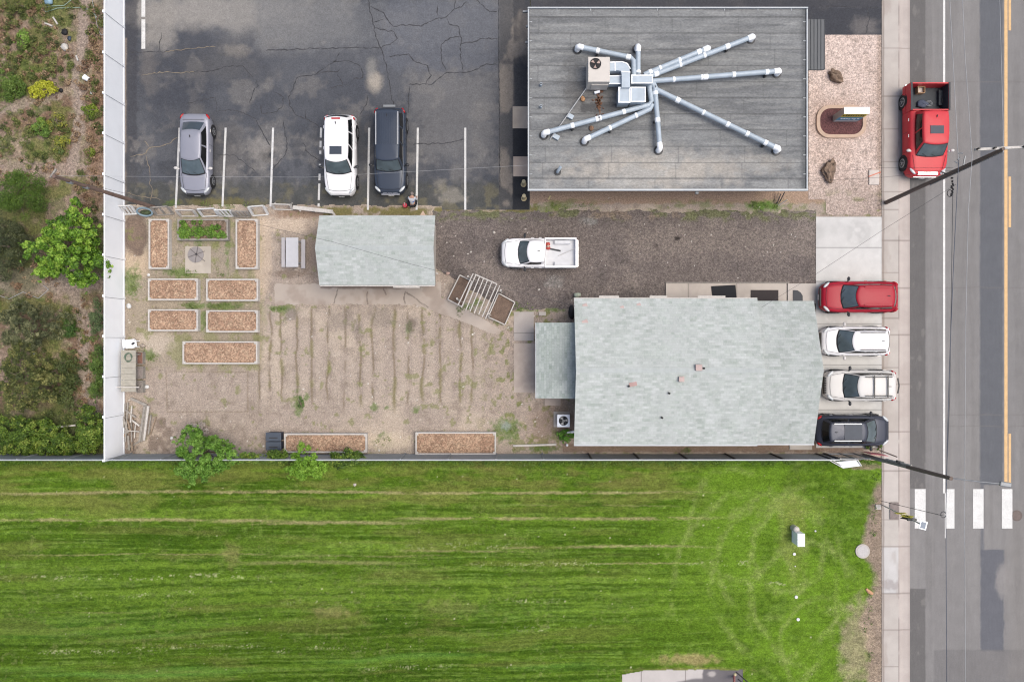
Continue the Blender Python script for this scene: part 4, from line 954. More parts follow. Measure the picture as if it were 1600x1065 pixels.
def bed(label, x0, y0, x1, y1, h=.38, fill='chips', open_=None, mat=None):
    mat = mat or M_wood_w
    a = W(x0, y0, h); b = W(x1, y1, h); cx, cy, sx, sy = (a.x+b.x)/2, (a.y+b.y)/2, b.x-a.x, a.y-b.y; t = .085
    r = thing('raised_bed', label, 'raised bed', (cx, cy, 0), 0, 'raised garden beds')
    m = MB(); m.box(cx, a.y-t/2, h/2, sx, t, h); m.box(cx, b.y+t/2, h/2, sx, t, h); m.box(a.x+t/2, cy, h/2-.002, t, sy-2*t, h-.004); m.box(b.x-t/2, cy, h/2-.002, t, sy-2*t, h-.004)
    for (u, v) in ((-1, -1), (-1, 1), (1, -1), (1, 1)): m.box(cx+u*(sx/2-t-.045), cy+v*(sy/2-t-.045), h/2, .085, .085, h+.01)
    m.box(cx, a.y-t/2, h*.5, sx+.004, t+.004, .012); m.box(cx, b.y+t/2, h*.5, sx+.004, t+.004, .012)
    m.build('frame', mat, r)
    # filling, heaped slightly
    nx = max(4, int(sx/.05)); ny = max(4, int(sy/.05)); gx, gy = np.meshgrid(np.linspace(a.x+t*.9, b.x-t*.9, nx), np.linspace(b.y+t*.9, a.y-t*.9, ny)); gx = gx.ravel(); gy = gy.ravel()
    e = np.minimum(np.minimum(gx-a.x, b.x-gx), np.minimum(gy-b.y, a.y-gy))
    gz = h-.09+.05*ss(0, .25, e)+np.random.uniform(-.012, .012, len(gx)); i = np.arange(nx*ny).reshape(ny, nx)
    F = np.stack([i[:-1, :-1].ravel(), i[:-1, 1:].ravel(), i[1:, 1:].ravel(), i[1:, :-1].ravel()], 1)
    px, py = gx*S+800, 532.5-gy*S
    if fill == 'chips':
        b0 = np.zeros((len(gx), 3))+ca(186, 155, 130); b0 = mix(b0, ca(164, 132, 110), ss(.45, .65, fbm(px, py, 14, seed=int(x0)))*.6); b0 = mix(b0, ca(208, 182, 154), ss(.5, .7, fbm(px, py, 3.2, seed=int(y0)))*.6)
        b0 = mix(b0, ca(140, 112, 96), (1-ss(.05, .16, e))*.5); nm = 'wood_chips'
    else:
        b0 = np.zeros((len(gx), 3))+ca(150, 132, 116); b0 = mix(b0, ca(120, 100, 84), ss(.4, .6, fbm(px, py, 10, seed=int(x0)))*.8)
        if fill == 'soil': b0 = b0*.85
        nm = 'soil'
    mesh_np(nm, np.stack([gx-cx, gy-cy, gz], 1), F, M_chipsattr, parent=r, col=b0)
    return r, (cx, cy, sx, sy)
M_chipsattr = attr_mat('wood chips mulch', [('noise', 14, .88, 1.12), ('voronoi', 15, .62, 1.42)], bd=.02)
for lb, q in (('tall narrow raised bed of wood chips nearest the utility pole', (232, 342, 264, 420)), ('tall narrow wood chip bed between the concrete pad and the picnic table', (368, 342, 402.5, 420)),
              ('raised bed of wood chips in the upper row of four, left one', (231, 435, 309, 469)), ('raised bed of wood chips in the upper row of four, right one', (322, 435.5, 403, 470)),
              ('raised bed of wood chips in the lower row of four, left one', (231, 483, 309, 517)), ('raised bed of wood chips in the lower row of four, right one', (322, 484.5, 402.5, 519)),
              ('longest garden-court bed of wood chips, alone south of the four matching beds', (285, 533, 402, 568.5)),
              ('wood chip bed against the grey fence beside the dark bins', (444, 677, 573, 707)), ('wood chip bed against the grey fence, east of the bare sand patch', (649, 675, 775, 710))):
    bed(lb, *q)
r, (cx, cy, sx, sy) = bed('raised bed full of low green strawberry-like plants beside the concrete pad', 277, 342, 356, 375, fill='earth', mat=M_wood_g)
cs = [(cx+random.uniform(-.46, .46)*sx, cy+random.uniform(-.36, .12)*sy+(.3*sy if random.random() < .12 else 0), .40) for _ in range(60)]
leaves('green_plants', cs, [.17]*60, 3800, .055, [(60, 90, 25), (90, 130, 40), (120, 160, 60), (140, 175, 70)], M_leaf, r)

# patio umbrella base / fire ring on the pad
fr = thing('metal_spoked_ring', 'flat round grey metal grate with spokes lying on the square concrete pad', 'grate', tuple(W(304, 398)))
p = W(304, 397.5, .2); MB().disc(p.x, p.y, .052, .48, .02, 28).build('ring_plate', flat('dull grey sheet', c(158, 152, 150), .7), fr)
m = MB()
for k in range(6):
    t = k*PI/3+.35; L = .52 if k != 5 else .66; m.bar((p.x+.06, p.y+.03, .10), (p.x+.06+L*math.cos(t), p.y+.03+L*math.sin(t), .085), .03, .02)
m.build('spoke', flat('dark steel', c(112, 106, 106), .6), fr); MB().disc(p.x+.06, p.y+.03, .09, .05, .06).build('hub', M_dark, fr)

# picnic table
pt = thing('picnic_table', 'grey picnic table with two benches west of the shed', 'picnic table', tuple(W(460, 396)))
z = .75; a = W(446.5, 371, z); b = W(466, 417, z); MB().box((a.x+b.x)/2, (a.y+b.y)/2, z-.025, b.x-a.x, a.y-b.y, .05).build('tabletop', M_tbl if 'M_tbl' in globals() else flat('grey table plastic', c(210, 210, 214), .6, grains=[('noise', 3, .95, 1.04)]), pt, bevel=.015)
for x0, x1, y0, y1 in ((439.7, 445.5, 371, 417), (470.5, 476.8, 374, 419)):
    a = W(x0, y0, .45); b = W(x1, y1, .45); MB().box((a.x+b.x)/2, (a.y+b.y)/2, .43, b.x-a.x, a.y-b.y, .04).build('bench', flat('grey bench plastic', c(196, 192, 194), .6), pt, bevel=.01)
m_ = []
for y in (378, 411):
    q = MB(); a = W(441.5, y, .2); b = W(475.5, y, .2); yy = a.y; q.bar((a.x, yy, .40), (b.x, yy, .40), .05, .05); q.bar((-13.35, yy, 0), (-13.1, yy, .70), .05, .06); q.bar((-12.75, yy, 0), (-12.95, yy, .70), .05, .06)
    q.build('leg_frame', M_steel, pt)

# arbor with two planting boxes
ar = thing('garden_arbor', 'slatted pale timber arbor set diagonally between two soil-filled planting boxes', 'arbor', tuple(W(752, 467)))
def qd(P, z): return [W(x, y, z) for x, y in P]
BX1 = [(719, 430), (742, 441), (716, 480), (700, 468)]      # west box
BX1 = [(718.5, 429.5), (737, 439), (722, 479), (699.5, 467.5)]
BX2 = [(779, 458), (804.5, 472), (789, 507), (763, 495)]
for BX in (BX1, BX2):
    P = qd(BX, .35); m = MB()
    for i in range(4): m.bar(P[i]-Vector((0, 0, .17)), P[(i+1) % 4]-Vector((0, 0, .17)), .06, .34)
    q = m.build('planting_box', M_wood_w, ar); cen = sum(P, Vector())/4
    MB().prism([tuple(cen+(v-cen)*.95)[:2] for v in P], .02, .24).build('soil', M_soil, q)
zt = 2.05
def tp(x, y): return W(x, y, zt)
RF = [((739.5, 427), (715.5, 477)), ((743.5, 429.5), (721, 480)), ((749.5, 432), (728, 484)), ((756, 434), (734.5, 486)), ((762, 437), (741, 489)), ((769, 439), (748, 491)), ((776.5, 443), (753.5, 495)), ((781, 446), (758.5, 498))]
for a, b in RF: MB().bar(tp(*a), tp(*b), .05, .12).build('rafter', M_wood_w, ar)
for a, b in (((742, 428.5), (776, 443.5)),): MB().bar(tp(*a)+Vector((0, 0, .05)), tp(*b)+Vector((0, 0, .05)), .06, .06).build('top_rail', M_wood_w, ar)
for z in (.9, 1.25, 1.6, 1.9):
    for a, b in (((731, 431), (785, 457)), ((713, 467), (768, 493))):
        MB().bar(W(*a, z), W(*b, z), .035, .05).build('lattice_rail', M_wood_g, ar)
for (x, y) in ((733, 434), (783, 455), (716, 468), (765, 491)):
    p = W(x, y, 1.0); MB().box(p.x, p.y, 1.0, .09, .09, 2.0, .45).build('post', M_wood_w, ar)

# potting bench, chair, lumber by the white fence
pb = thing('workbench', 'pale slatted workbench with a coiled green hose against the white fence', 'workbench', tuple(W(203, 580)))
z = .85; a = W(189, 547, z); b = W(212, 612, z); m = MB()
nb = 7
for k in range(nb):
    y = a.y+(b.y-a.y)*(k+.5)/nb; m.box((a.x+b.x)/2, y, z-.02-(k % 2)*.003, b.x-a.x, abs(b.y-a.y)/nb-.012, .04)
m.build('top_board', flat('olive grey board', c(184, 179, 166), .8, grains=[('noise', 5, .88, 1.08)]), pb)
for (u, v) in ((.1, .1), (.9, .1), (.1, .9), (.9, .9)): MB().box(a.x+(b.x-a.x)*u, a.y+(b.y-a.y)*v, .41, .08, .08, .82).build('leg', M_wood_g, pb)
MB().box((a.x+b.x)/2, b.y+.28, z+.03, (b.x-a.x)+.45, .06, .04).build('loose_batten', M_wood_w, pb)
for k, (y0, y1) in enumerate(((550, 568), (573, 591), (595, 613))):
    u = W(213, y0, .3); v = W(223, y1, .3)
    bx = thing('crate', ('reddish brown low crate beside the hose end of the workbench', 'middle grey low crate beside the workbench', 'southernmost grey low crate beside the workbench')[k], 'crate', ((u.x+v.x)/2, (u.y+v.y)/2, 0), 0, 'low crates beside the workbench')
    m = MB(); cx, cy, sx, sy = (u.x+v.x)/2, (u.y+v.y)/2, v.x-u.x, u.y-v.y
    m.box(cx, u.y, .15, sx, .03, .3); m.box(cx, v.y, .15, sx, .03, .3); m.box(u.x, cy, .148, .03, sy-.03, .295); m.box(v.x, cy, .148, .03, sy-.03, .295); m.build('side', M_wood_g, bx)
    MB().box(cx, cy, .10, sx-.03, sy-.03, .18).build('filling', flat('crate fill', (c(150, 110, 96), c(160, 150, 146), c(158, 150, 144))[k], .9, grains=[('noise', 10, .7, 1.2)]), bx)
hs_ = thing('hose', 'dull green hose coiled on the north end of the workbench', 'hose', tuple(W(200, 560, .86)))
p = W(201, 558, .88); m = MB(); m.tube([(p.x+(.20+.02*math.sin(t*.9))*math.cos(t*.5), p.y+(.24+.03*math.cos(t*.7))*math.sin(t*.5), .87+.003*t) for t in range(34)], .02, 6); m.build('coil', flat('green hose', c(104, 128, 108), .5), hs_)
ch = thing('garden_chair', 'white plastic garden chair lying north of the workbench', 'chair', tuple(W(203, 537)))
p = W(204, 537, .5); m = MB(); m.box(p.x, p.y, .42, .62, .40, .04, .1); m.build('seat', M_white, ch, bevel=.01)
m = MB(); m.box(p.x-.30, p.y, .60, .05, .50, .36, .1); m.box(p.x, p.y+.24, .52, .5, .05, .05, .1); m.box(p.x, p.y-.24, .52, .5, .05, .05, .1); m.build('backrest', M_white, ch)
for u in (-.24, .26):
    for v in (-.17, .17): MB().box(p.x+u, p.y+v, .2, .05, .05, .4).build('leg', M_white, ch)
MB().box(p.x+.12, p.y+.02, .45, .2, .12, .03, .5).build('dark_slot', M_dark, ch)
k_ = MB(); q = W(223, 540, .1); tag(k_.ball(q.x, q.y, .1, .16, .12, .1, 8, .2).build('rubble', flat('pale rubble', c(196, 182, 168), .9, grains=[('noise', 8, .6, 1.2)]), None), 'pale rubble lump beside the white garden chair', 'rubble')
lp = [((204, 622), (229, 633)), ((229, 633), (221, 690)), ((226, 634), (218, 690)), ((232, 634), (225, 688)), ((198, 701), (220, 688)), ((206, 656), (218, 665)), ((195, 672), (218, 674)), ((236, 648), (232, 678)), ((244, 651), (235, 679)),
      ((196, 630), (193, 668)), ((200, 628), (196, 690)), ((206, 634), (204, 660)), ((209, 650), (194, 682)), ((200, 680), (202, 703)), ((206, 690), (207, 704)), ((196, 640), (212, 652)), ((212, 660), (210, 684)), ((205, 660), (206, 690)), ((192, 650), (200, 676)), ((199, 655), (204, 672))]
for k, (a, b) in enumerate(lp):
    z = .10+.05*(k % 4); wd = (.16, .14, .13, .12, .07)[k] if k < 5 else random.uniform(.05, .11)
    side = ('nearest the workbench', 'along the outer edge', 'crossing the pile', 'lying apart on the dirt', 'at the south end')[0 if k == 0 else 1 if k in (1, 2, 3) else 3 if k in (7, 8) else 4 if k in (4, 13, 14) else 2]
    o = MB().bar(W(*a, z), W(*b, z+.03), wd, .05).build('timber_board', random.choice([M_wood_g, M_wood_w, M_wood_b]), None)
    tag(o, f'weathered board of the lumber pile by the white fence, {side}', 'board', 'lumber pile boards by the white fence')
MB  # lumber
# bins
for k, (y0, y1) in enumerate(((675.5, 689), (690, 703))):
    z = .62; a = W(415, y0, z); b = W(439, y1, z); bn_ = thing('storage_bin', ('dark blue grey plastic bin, the north one of the pair left of the long bed', 'dark blue grey plastic bin, the south one of the pair left of the long bed')[k], 'bin', ((a.x+b.x)/2, (a.y+b.y)/2, 0), 0, 'dark bins by the grey fence')
    MB().box((a.x+b.x)/2, (a.y+b.y)/2, .28, b.x-a.x-.08, a.y-b.y-.06, .56).build('bin_body', flat('bin plastic', c(62, 70, 84), .6), bn_)
    MB().box((a.x+b.x)/2, (a.y+b.y)/2, .59, b.x-a.x, a.y-b.y, .06).build('lid', flat('bin lid', c(74, 84, 98), .5), bn_, bevel=.015)
    m = MB(); m.box((a.x+b.x)/2, (a.y+b.y)/2-.06, .625, .5, .07, .02); m.build('handle', M_dark, bn_)
# condenser
ac = thing('condenser_unit', 'white square condenser with round fan on the dirt beside the house annex', 'air conditioner', tuple(W(878, 656)))
z = .8; a = W(870.5, 647, z); b = W(890.5, 667, z); cx, cy = (a.x+b.x)/2, (a.y+b.y)/2
MB().box(cx, cy, .43, b.x-a.x-.02, a.y-b.y-.02, .72).build('cabinet', M_beige, ac, bevel=.05); MB().box(cx-.06, cy, .04, .95, .92, .07).build('base_slab', M_concf, ac)
MB().box(cx, cy, .79, b.x-a.x, a.y-b.y, .06).build('top_cover', M_white, ac, bevel=.04)
MB().disc(cx, cy, .822, .28, .006, 24).build('fan_well', M_black, ac)
m = MB()
for k in range(3):
    t = k*2*PI/3+.2; m.add([(cx+.05*math.cos(t), cy+.05*math.sin(t), .835), (cx+.25*math.cos(t-.45), cy+.25*math.sin(t-.45), .832), (cx+.26*math.cos(t+.3), cy+.26*math.sin(t+.3), .85)], [(0, 1, 2)])
m.disc(cx, cy, .83, .07, .02); m.build('fan_blade', flat('pale fan blade', c(215, 212, 205), .5), ac)
m = MB()
for k in range(8): t = k*PI/4; m.tube([(cx, cy, .865), (cx+.28*math.cos(t), cy+.28*math.sin(t), .83)], .006, 5)
m.build('fan_guard', M_steel, ac)
MB().tube([W(884, 676.5, .25), W(897, 674, .25)], .07, 8).build('downspout', M_white, house)
tag(MB().ball(*tuple(W(886, 695, .08)), .09).build('ball', M_white, None), 'small white ball on the dirt south of the condenser', 'ball')
tag(MB().bar(W(802, 696, .08), W(869, 694, .08), .11, .14).build('timber_edging', M_wood_w, None), 'long pale timber lying on the dirt left of the house, near the fence', 'timber')
tag(MB().bar(W(842, 490, .06), W(853, 490, .06), .22, .12).build('loose_brick', M_concf, None), 'pale loose block on the dirt just north of the annex roof', 'block')
tb = thing('trash_bag', 'black plastic bag tucked at the northwest corner of the house', 'bag', tuple(W(893, 490))); MB().ball(*tuple(W(893, 488, .25)), .2, .45, .25, 10, .15).build('bag', M_black, tb)
ms = MB().ball(*tuple(W(902, 461, .25)), .22, .16, .2, 10, .2).build('mossy_stone', flat('pale green stone', c(190, 200, 180), .9), None); tag(ms, 'pale greenish stone at the northwest corner of the house roof', 'stone')

# door mats
def mat_obj(lb, pts, mt, nm='door_mat', z=.112):
    P = [tuple(W(x, y, .1))[:2] for x, y in pts]; o = MB().prism(P, z-.008, z+.012).build(nm, mt, None); tag(o, lb, 'door mat', 'mats on the porch slab')
mat_obj('large black mat with slanted corners on the porch slab', [(1111, 447), (1149, 445), (1151, 467), (1136, 467), (1113, 465)], M_blackmat)
mat_obj('long dark brown mat on the porch slab beside the roof edge', [(1173, 453), (1216, 453), (1216, 470), (1173, 470)], M_brownmat)
mat_obj('grey half-round mat near the driveway end of the porch', [(1239, 453), (1246, 453.5), (1251, 457), (1254, 462), (1254, 470), (1239, 470)], M_greymat)
m = MB(); m.box(*[0, 0, -5], .01, .01, .01); 
ed = MB().bar(W(1040, 441.5, .06), W(1232, 441.5, .06), .06, .14).build('edging_board', M_wood_g, None); tag(ed, 'thin weathered edging board along the north side of the porch slab', 'board')

# monument sign, planter ring, boulders
def oval(cx, cy, hx_, hy_, n=8):
    pts = []; r = hy_*.8
    for (sx, sy, a0) in ((1, 1, 0), (-1, 1, PI/2), (-1, -1, PI), (1, -1, 3*PI/2)):
        rr = r
        for k in range(n+1):
            t = a0+k*PI/2/n; pts.append((cx+sx*(hx_-rr)+rr*math.cos(t), cy+sy*(hy_-rr)+rr*math.sin(t)))
    return pts
o0 = W(1313, 191); oa = oval(o0.x, o0.y, 1.48, .98); ob = oval(o0.x, o0.y, 1.28, .78)
ig = thing('island_planter', 'oval island of maroon rock edged with tan concrete around the street sign', 'planter', tuple(o0))
m = MB(); n = len(oa)
vs = [(x, y, z) for z in (0, .16) for (x, y) in oa]+[(x, y, z) for z in (.16, 0.02) for (x, y) in ob]
fs = []
for i in range(n):
    j = (i+1) % n; fs += [(i, j, n+j, n+i), (n+i, n+j, 2*n+j, 2*n+i), (2*n+i, 2*n+j, 3*n+j, 3*n+i)]
m.add(vs, fs); m.build('edging', M_curbtan, ig); MB().prism(ob, .0, .09).build('maroon_rock', M_mulch, ig)
sg = thing('monument_sign', 'white topped street sign with yellow and blue face in the maroon rock island', 'sign', tuple(W(1318, 189)))
zt = 1.5; a = W(1319, 168, zt); b = W(1358, 178, zt)
x0, x1, yn_, ys_ = a.x, b.x, a.y, b.y; MB().box((x0+x1)/2, (yn_+ys_)/2, .79, x1-x0, yn_-ys_, 1.42).build('sign_body', flat('grey sign side', c(196, 186, 180), .6), sg)
MB().box((x0+x1)/2, (yn_+ys_)/2, 1.515, x1-x0+.02, yn_-ys_+.02, .03).build('top_cap', M_white, sg)
def face(xa, xb, za, zb, col, nm, off):
    MB().box((xa+xb)/2, ys_-off, (za+zb)/2, xb-xa, .01, zb-za).build(nm, flat(nm+' paint', c(*col), .5), sg)
face(x0+.02, x1-.02, .98, 1.44, (226, 206, 60), 'yellow_band', .006); face(x0+.02, x1-.02, .40, .975, (96, 166, 200), 'blue_band', .006); face(x0+.02, x1-.02, .12, .395, (220, 222, 222), 'white_band', .006)
m = MB()
for k in range(9): xx = x0+.12+k*.145; m.box(xx, ys_-.014, 1.2+random.uniform(-.03, .03), .08, .008, random.uniform(.16, .26), 0)
m.box((x0+x1)/2, ys_-.014, 1.42, x1-x0-.3, .008, .03); m.build('dark_lettering', M_black, sg)
m = MB()
for k in range(7): xx = x0+.25+k*.16; m.box(xx, ys_-.014, .66+random.uniform(-.06, .06), .11, .008, random.uniform(.1, .2))
m.build('white_lettering', M_white, sg)
def boulder(lb, pts, h):
    """lumpy elongated stone following plan spine pts = (px,py,r)"""
    bm = bmesh.new(); bmesh.ops.create_icosphere(bm, subdivisions=4, radius=1)
    P = [(W(x, y).x, W(x, y).y, r) for x, y, r in pts]; rr = [random.uniform(0, 50) for _ in range(3)]
    from mathutils import noise
    A = Vector(P[0][:2]); B = Vector(P[-1][:2]); L = (B-A).length; cen = (A+B)/2; d = (B-A).normalized()
    for v in bm.verts:
        u = v.co.x; s = u*(L/2+P[0][2]*.5); t = (u+1)/2*(len(P)-1); i = min(int(t), len(P)-2); f = t-i
        w_ = P[i][2]*(1-f)+P[i+1][2]*f; mid = Vector((P[i][0]*(1-f)+P[i+1][0]*f, P[i][1]*(1-f)+P[i+1][1]*f))
        nn = 1+.35*noise.noise(Vector((v.co.x*2+rr[0], v.co.y*2, v.co.z*2)))+.15*noise.noise(v.co*6)
        base = cen+d*s*.95*nn; off = mid-(A+(B-A)*((u+1)/2)); pos = base+off+Vector((-d.y, d.x))*v.co.y*w_*nn
        v.co = Vector((pos.x, pos.y, max(.0, (v.co.z*.5+.35)*h*nn)))
    me = bpy.data.meshes.new('boulder'); bm.to_mesh(me); bm.free(); me.materials.append(M_stone); me.polygons.foreach_set('use_smooth', [True]*len(me.polygons))
    o = bpy.data.objects.new('boulder', me); C.objects.link(o); tag(o, lb, 'boulder')
boulder('brown boulder on the pink pebbles north of the maroon island', [(1294, 113, .18), (1303, 121, .30), (1312, 129, .24)], .5)
boulder('kidney shaped brown boulder on the pink pebbles south of the maroon island', [(1298, 255, .35), (1291, 268, .38), (1296, 285, .2)], .5)
bk = thing('sandwich_board', 'weathered white board with an orange diagonal strip lying beside the pavement', 'board', tuple(W(1366, 277)))
p = W(1366, 277, .1); MB().box(p.x, p.y, .07, .62, .90, .07).build('board', flat('chalky white', c(226, 216, 208), .8, grains=[('noise', 5, .85, 1.05)]), bk, bevel=.05)
MB().bar(W(1357, 276, .12), W(1376, 269, .12), .06, .02).build('orange_strip', flat('orange strip', c(226, 130, 100), .6), bk)

# yellow bollards & small stuff by the flat roof building
for k, (x, y) in enumerate(((818, 288), (818.5, 310))):
    p = W(x, y, .05); r_ = thing('bollard', ('pale yellow capped post by the southwest corner of the flat roof building, the north one', 'pale yellow capped post by the southwest corner of the flat roof building, the south one')[k], 'bollard', (p.x, p.y, .03), 0, 'pale yellow posts by the building corner')
    MB().disc(p.x, p.y, .03, .11, .8, 14).build('post', flat('cream post', c(214, 200, 160), .6), r_); MB().disc(p.x, p.y, .02, .17, .04, 14).build('base_plate', flat('cream plate', c(206, 190, 150), .7), r_)
tag(MB().bar(W(857, 312, .06), W(860, 306, .06), .07, .05).build('yellow_block', flat('yellow block', c(220, 206, 150), .7), None), 'small yellow block on the dirt at the southwest corner of the dark roof', 'block')
gp_ = [((1211, 317), (1217, 300)), ((1214, 318), (1220, 303)), ((1218, 316), (1226, 300)), ((1216, 321), (1230, 312))]
for k, (a, b) in enumerate(gp_): tag(MB().bar(W(*a, .1), W(*b, .35+.1*k), .05, .03).build('scrap_plank', random.choice([M_wood_b, M_wood_w, M_dark]), None), 'loose scrap plank leaning at the southeast corner of the flat roof building', 'plank', 'scrap planks at the building corner')

# utility boxes and discs on the lawn
ub = thing('utility_pedestal', 'white boxy utility pedestal standing on the lawn', 'utility box', tuple(W(1247, 843)))
z = .9; a = W(1246.5, 833.5, z); b = W(1257, 853, z); MB().box((a.x+b.x)/2, (a.y+b.y)/2, .45, b.x-a.x, a.y-b.y, .9).build('cabinet', M_white, ub, bevel=.01)
m = MB(); m.box((a.x+b.x)/2, (a.y+b.y)/2, .905, b.x-a.x+.03, a.y-b.y+.03, .03); m.build('lid', M_white, ub)
uc = thing('utility_riser', 'small round-topped white riser behind the boxy pedestal on the lawn', 'utility post', tuple(W(1243, 832))); p = W(1244.5, 827, .5); MB().disc(p.x, p.y, .0, .19, .48, 16).build('tube', M_beige, uc); MB().ball(p.x, p.y, .48, .2, .2, .1).build('cap', M_beige, uc)
for k, (x, y, r, lb) in enumerate(((1241, 865, .12, 'white round valve cap on the lawn just south of the pedestal'), (1242.5, 884, .05, 'tiny white marker on the lawn between two caps'), (1244, 932, .13, 'white valve cap on the lawn, second from the bottom of the row'), (1247, 967, .13, 'white valve cap on the lawn, southernmost of the row'), (1274, 829, .07, 'tiny white cap on the lawn east of the pedestal'))):
    tag(MB().disc(*tuple(W(x, y, .05))[:2], .02, r*.75, .06, 14).build('lawn_marker', M_whitep, None), lb, 'lawn marker', 'white markers on the lawn')
mh = thing('manhole', 'large pale concrete manhole cover at the bare edge of the lawn', 'manhole', tuple(W(1347, 860))); MB().disc(*tuple(W(1347, 860))[:2], .0, .43, .09, 30).build('ring', M_concf, mh); MB().disc(*tuple(W(1347, 860))[:2], .09, .33, .008, 28).build('lid', flat('pale lid', c(212, 208, 206), .8, grains=[('noise', 12, .85, 1.05)]), mh)
m2_ = thing('street_manhole', 'dark brown round manhole cover in the road beside the crosswalk', 'manhole', tuple(W(1588.5, 805))); MB().disc(*tuple(W(1588.5, 805))[:2], .0, .33, .016, 28).build('ring', flat('rusty iron', c(104, 92, 88), .7), m2_); MB().disc(*tuple(W(1588.5, 805))[:2], .012, .28, .008, 26).build('lid', flat('rusty lid', c(118, 104, 98), .7, grains=[('noise', 20, .7, 1.2)]), m2_)
vb = thing('valve_box', 'small square pale concrete valve box at the lawn edge beside the crosswalk sign', 'valve box', tuple(W(1371, 791))); p = W(1371, 791); MB().box(p.x, p.y, .06, .32, .30, .12).build('box', M_concf, vb); m = MB()
for k in range(3): m.box(p.x, p.y-.08+k*.08, .122, .2, .025, .01)
m.build('grate_slot', M_steel, vb)
st_ = MB(); p = W(1357, 922, .06); st_.tube([W(1353, 919, .05), W(1358, 924, .08), W(1363, 927, .05)], [.07, .12, .08], 8); tag(st_.build('stone', flat('orange tan stone', c(222, 172, 132), .9, grains=[('noise', 8, .8, 1.1)]), None), 'orange tan stone on the bare dirt by the pavement', 'stone')
tag(MB().box(*tuple(W(1396, 797))[:2], .103, .52, 1.02, .01).build('tactile_plate', flat('brown tactile plate', c(146, 134, 130), .9, grains=[('voronoi', 14, .85, 1.1)]), None), 'brown tactile paving plate in the pavement by the crosswalk', 'tactile plate')

# crosswalk sign
cs_ = thing('crosswalk_sign', 'yellow pedestrian crossing sign on a pale post with a small solar panel', 'sign', tuple(W(1377.5, 788)))
bx, by = W(1377.5, 788).x, W(1377.5, 788).y
q = lambda px, py, z: (bx+(0), by, z)
tx, ty = W(1440, 819, 4.0).x, W(1440, 819, 4.0).y
pts = [Vector((bx, by, 0)).lerp(Vector((tx, ty, 4.0)), t) for t in (0, .25, .5, .75, 1)]
MB().tube(pts, .038, 8).build('post', M_beige, cs_)
c0 = pts[0].lerp(pts[4], .66); 
def diamond(m, cen, r, y, thick=.012): m.add([(cen.x+r*dx, y+s*thick/2, cen.z+r*dz) for s in (-1, 1) for dx, dz in ((0, -1), (1, 0), (0, 1), (-1, 0))], [(0, 1, 2, 3), (7, 6, 5, 4), (0, 4, 5, 1), (1, 5, 6, 2), (2, 6, 7, 3), (3, 7, 4, 0)])
M_sgy = flat('fluorescent yellow', c(236, 226, 40), .5); M_sgb = flat('sign back', c(92, 92, 88), .6)
m = MB(); diamond(m, c0, .40, c0.y+.06); yp = m.build('sign_plate', M_sgy, cs_)
m = MB(); diamond(m, c0, .40, c0.y-.06); m.build('rear_sign_plate', M_sgb, cs_)
m = MB(); y = c0.y+.07; z0 = c0.z; X = c0.x
m.ball(X, y, z0+.2, .04, .006, .04); m.bar((X, y, z0+.14), (X, y, z0-.02), .008, .06); m.bar((X, y, z0-.02), (X-.1, y, z0-.22), .008, .035); m.bar((X, y, z0-.02), (X+.1, y, z0-.22), .008, .035); m.bar((X, y, z0+.1), (X+.12, y, z0), .008, .028); m.bar((X, y, z0+.1), (X-.12, y, z0+.0), .008, .028)
m.build('walking_figure', M_black, yp)
c1 = pts[0].lerp(pts[4], .50); m = MB(); m.box(c1.x, c1.y+.05, c1.z, .62, .015, .30); ap = m.build('arrow_plate', M_sgy, cs_); m = MB(); m.bar((c1.x+.18, c1.y+.062, c1.z+.08), (c1.x-.16, c1.y+.062, c1.z-.07), .008, .04); m.build('arrow', M_black, ap)
MB().bar(pts[3]+Vector((-.25, .0, .1)), pts[3]+Vector((.25, 0, .1)), .12, .1).build('flasher_bar', M_sgb, cs_)
p = Vector((tx+.05, ty-.02, 4.05)); m = MB(); m.box(p.x, p.y, 4.05, .40, .46, .03, -.25); sp_ = m.build('solar_frame', M_white, cs_); MB().box(p.x, p.y, 4.072, .26, .34, .012, -.25).build('solar_cell', flat('solar cell', c(96, 116, 140), .2), sp_)

# ------------------------------------------------------------------ POLES & WIRES
def pole(lb, bx_, by_, tx_, ty_, h, r0=.17, r1=.11, mat=None, group=None):
    r = thing('utility_pole', lb, 'utility pole', tuple(W(bx_, by_))); a = W(bx_, by_); b = W(tx_, ty_, h)
    MB().tube([a.lerp(b, t) for t in (0, .25, .5, .75, 1)], [r0+(r1-r0)*t for t in (0, .25, .5, .75, 1)], 12).build('pole_shaft', mat or M_pole, r); return r, a, b
pr, a1, b1 = pole('tall dark utility pole leaning over the road with a pale crossarm', 1383.5, 317, 1568, 232.5, 10.4, .125, .078)
z = 10.2; u = W(1523, 234, z); v = W(1622, 229, z)
MB().bar(u, v, .11, .13).build('crossarm', M_wood_w, pr)
for t in (.02, .28, .75, .98): p = u.lerp(v, t); MB().disc(p.x, p.y, z+.06, .05, .18, 8).build('insulator', M_dark, pr)
m = MB(); m.tube([b1-Vector((.0, .12, 0)), a1.lerp(b1, .45)-Vector((0, .14, 0))], .03, 6); m.build('ground_conduit', M_steel, pr)
p = a1.lerp(b1, .60); MB().bar(p, p+Vector((-.35, .12, 0)), .05, .05).build('standoff_bracket', M_dark, pr)
p = a1.lerp(b1, .72); MB().bar(p, p+Vector((.1, .55, .0)), .05, .05).build('standoff_bracket', M_steel, pr)
pl, a2, b2 = pole('reddish brown utility pole rising from the garden corner across the white fence', 241, 324, 84, 275, 9.0, .125, .085, flat('reddish pole', c(136, 114, 104), .9, grains=[('noise', 3, .75, 1.2)]))
u = W(79, 277, 8.9); v = W(88, 264, 8.9); MB().bar(u, v, .08, .08).build('crossarm', M_wood_g, pl)
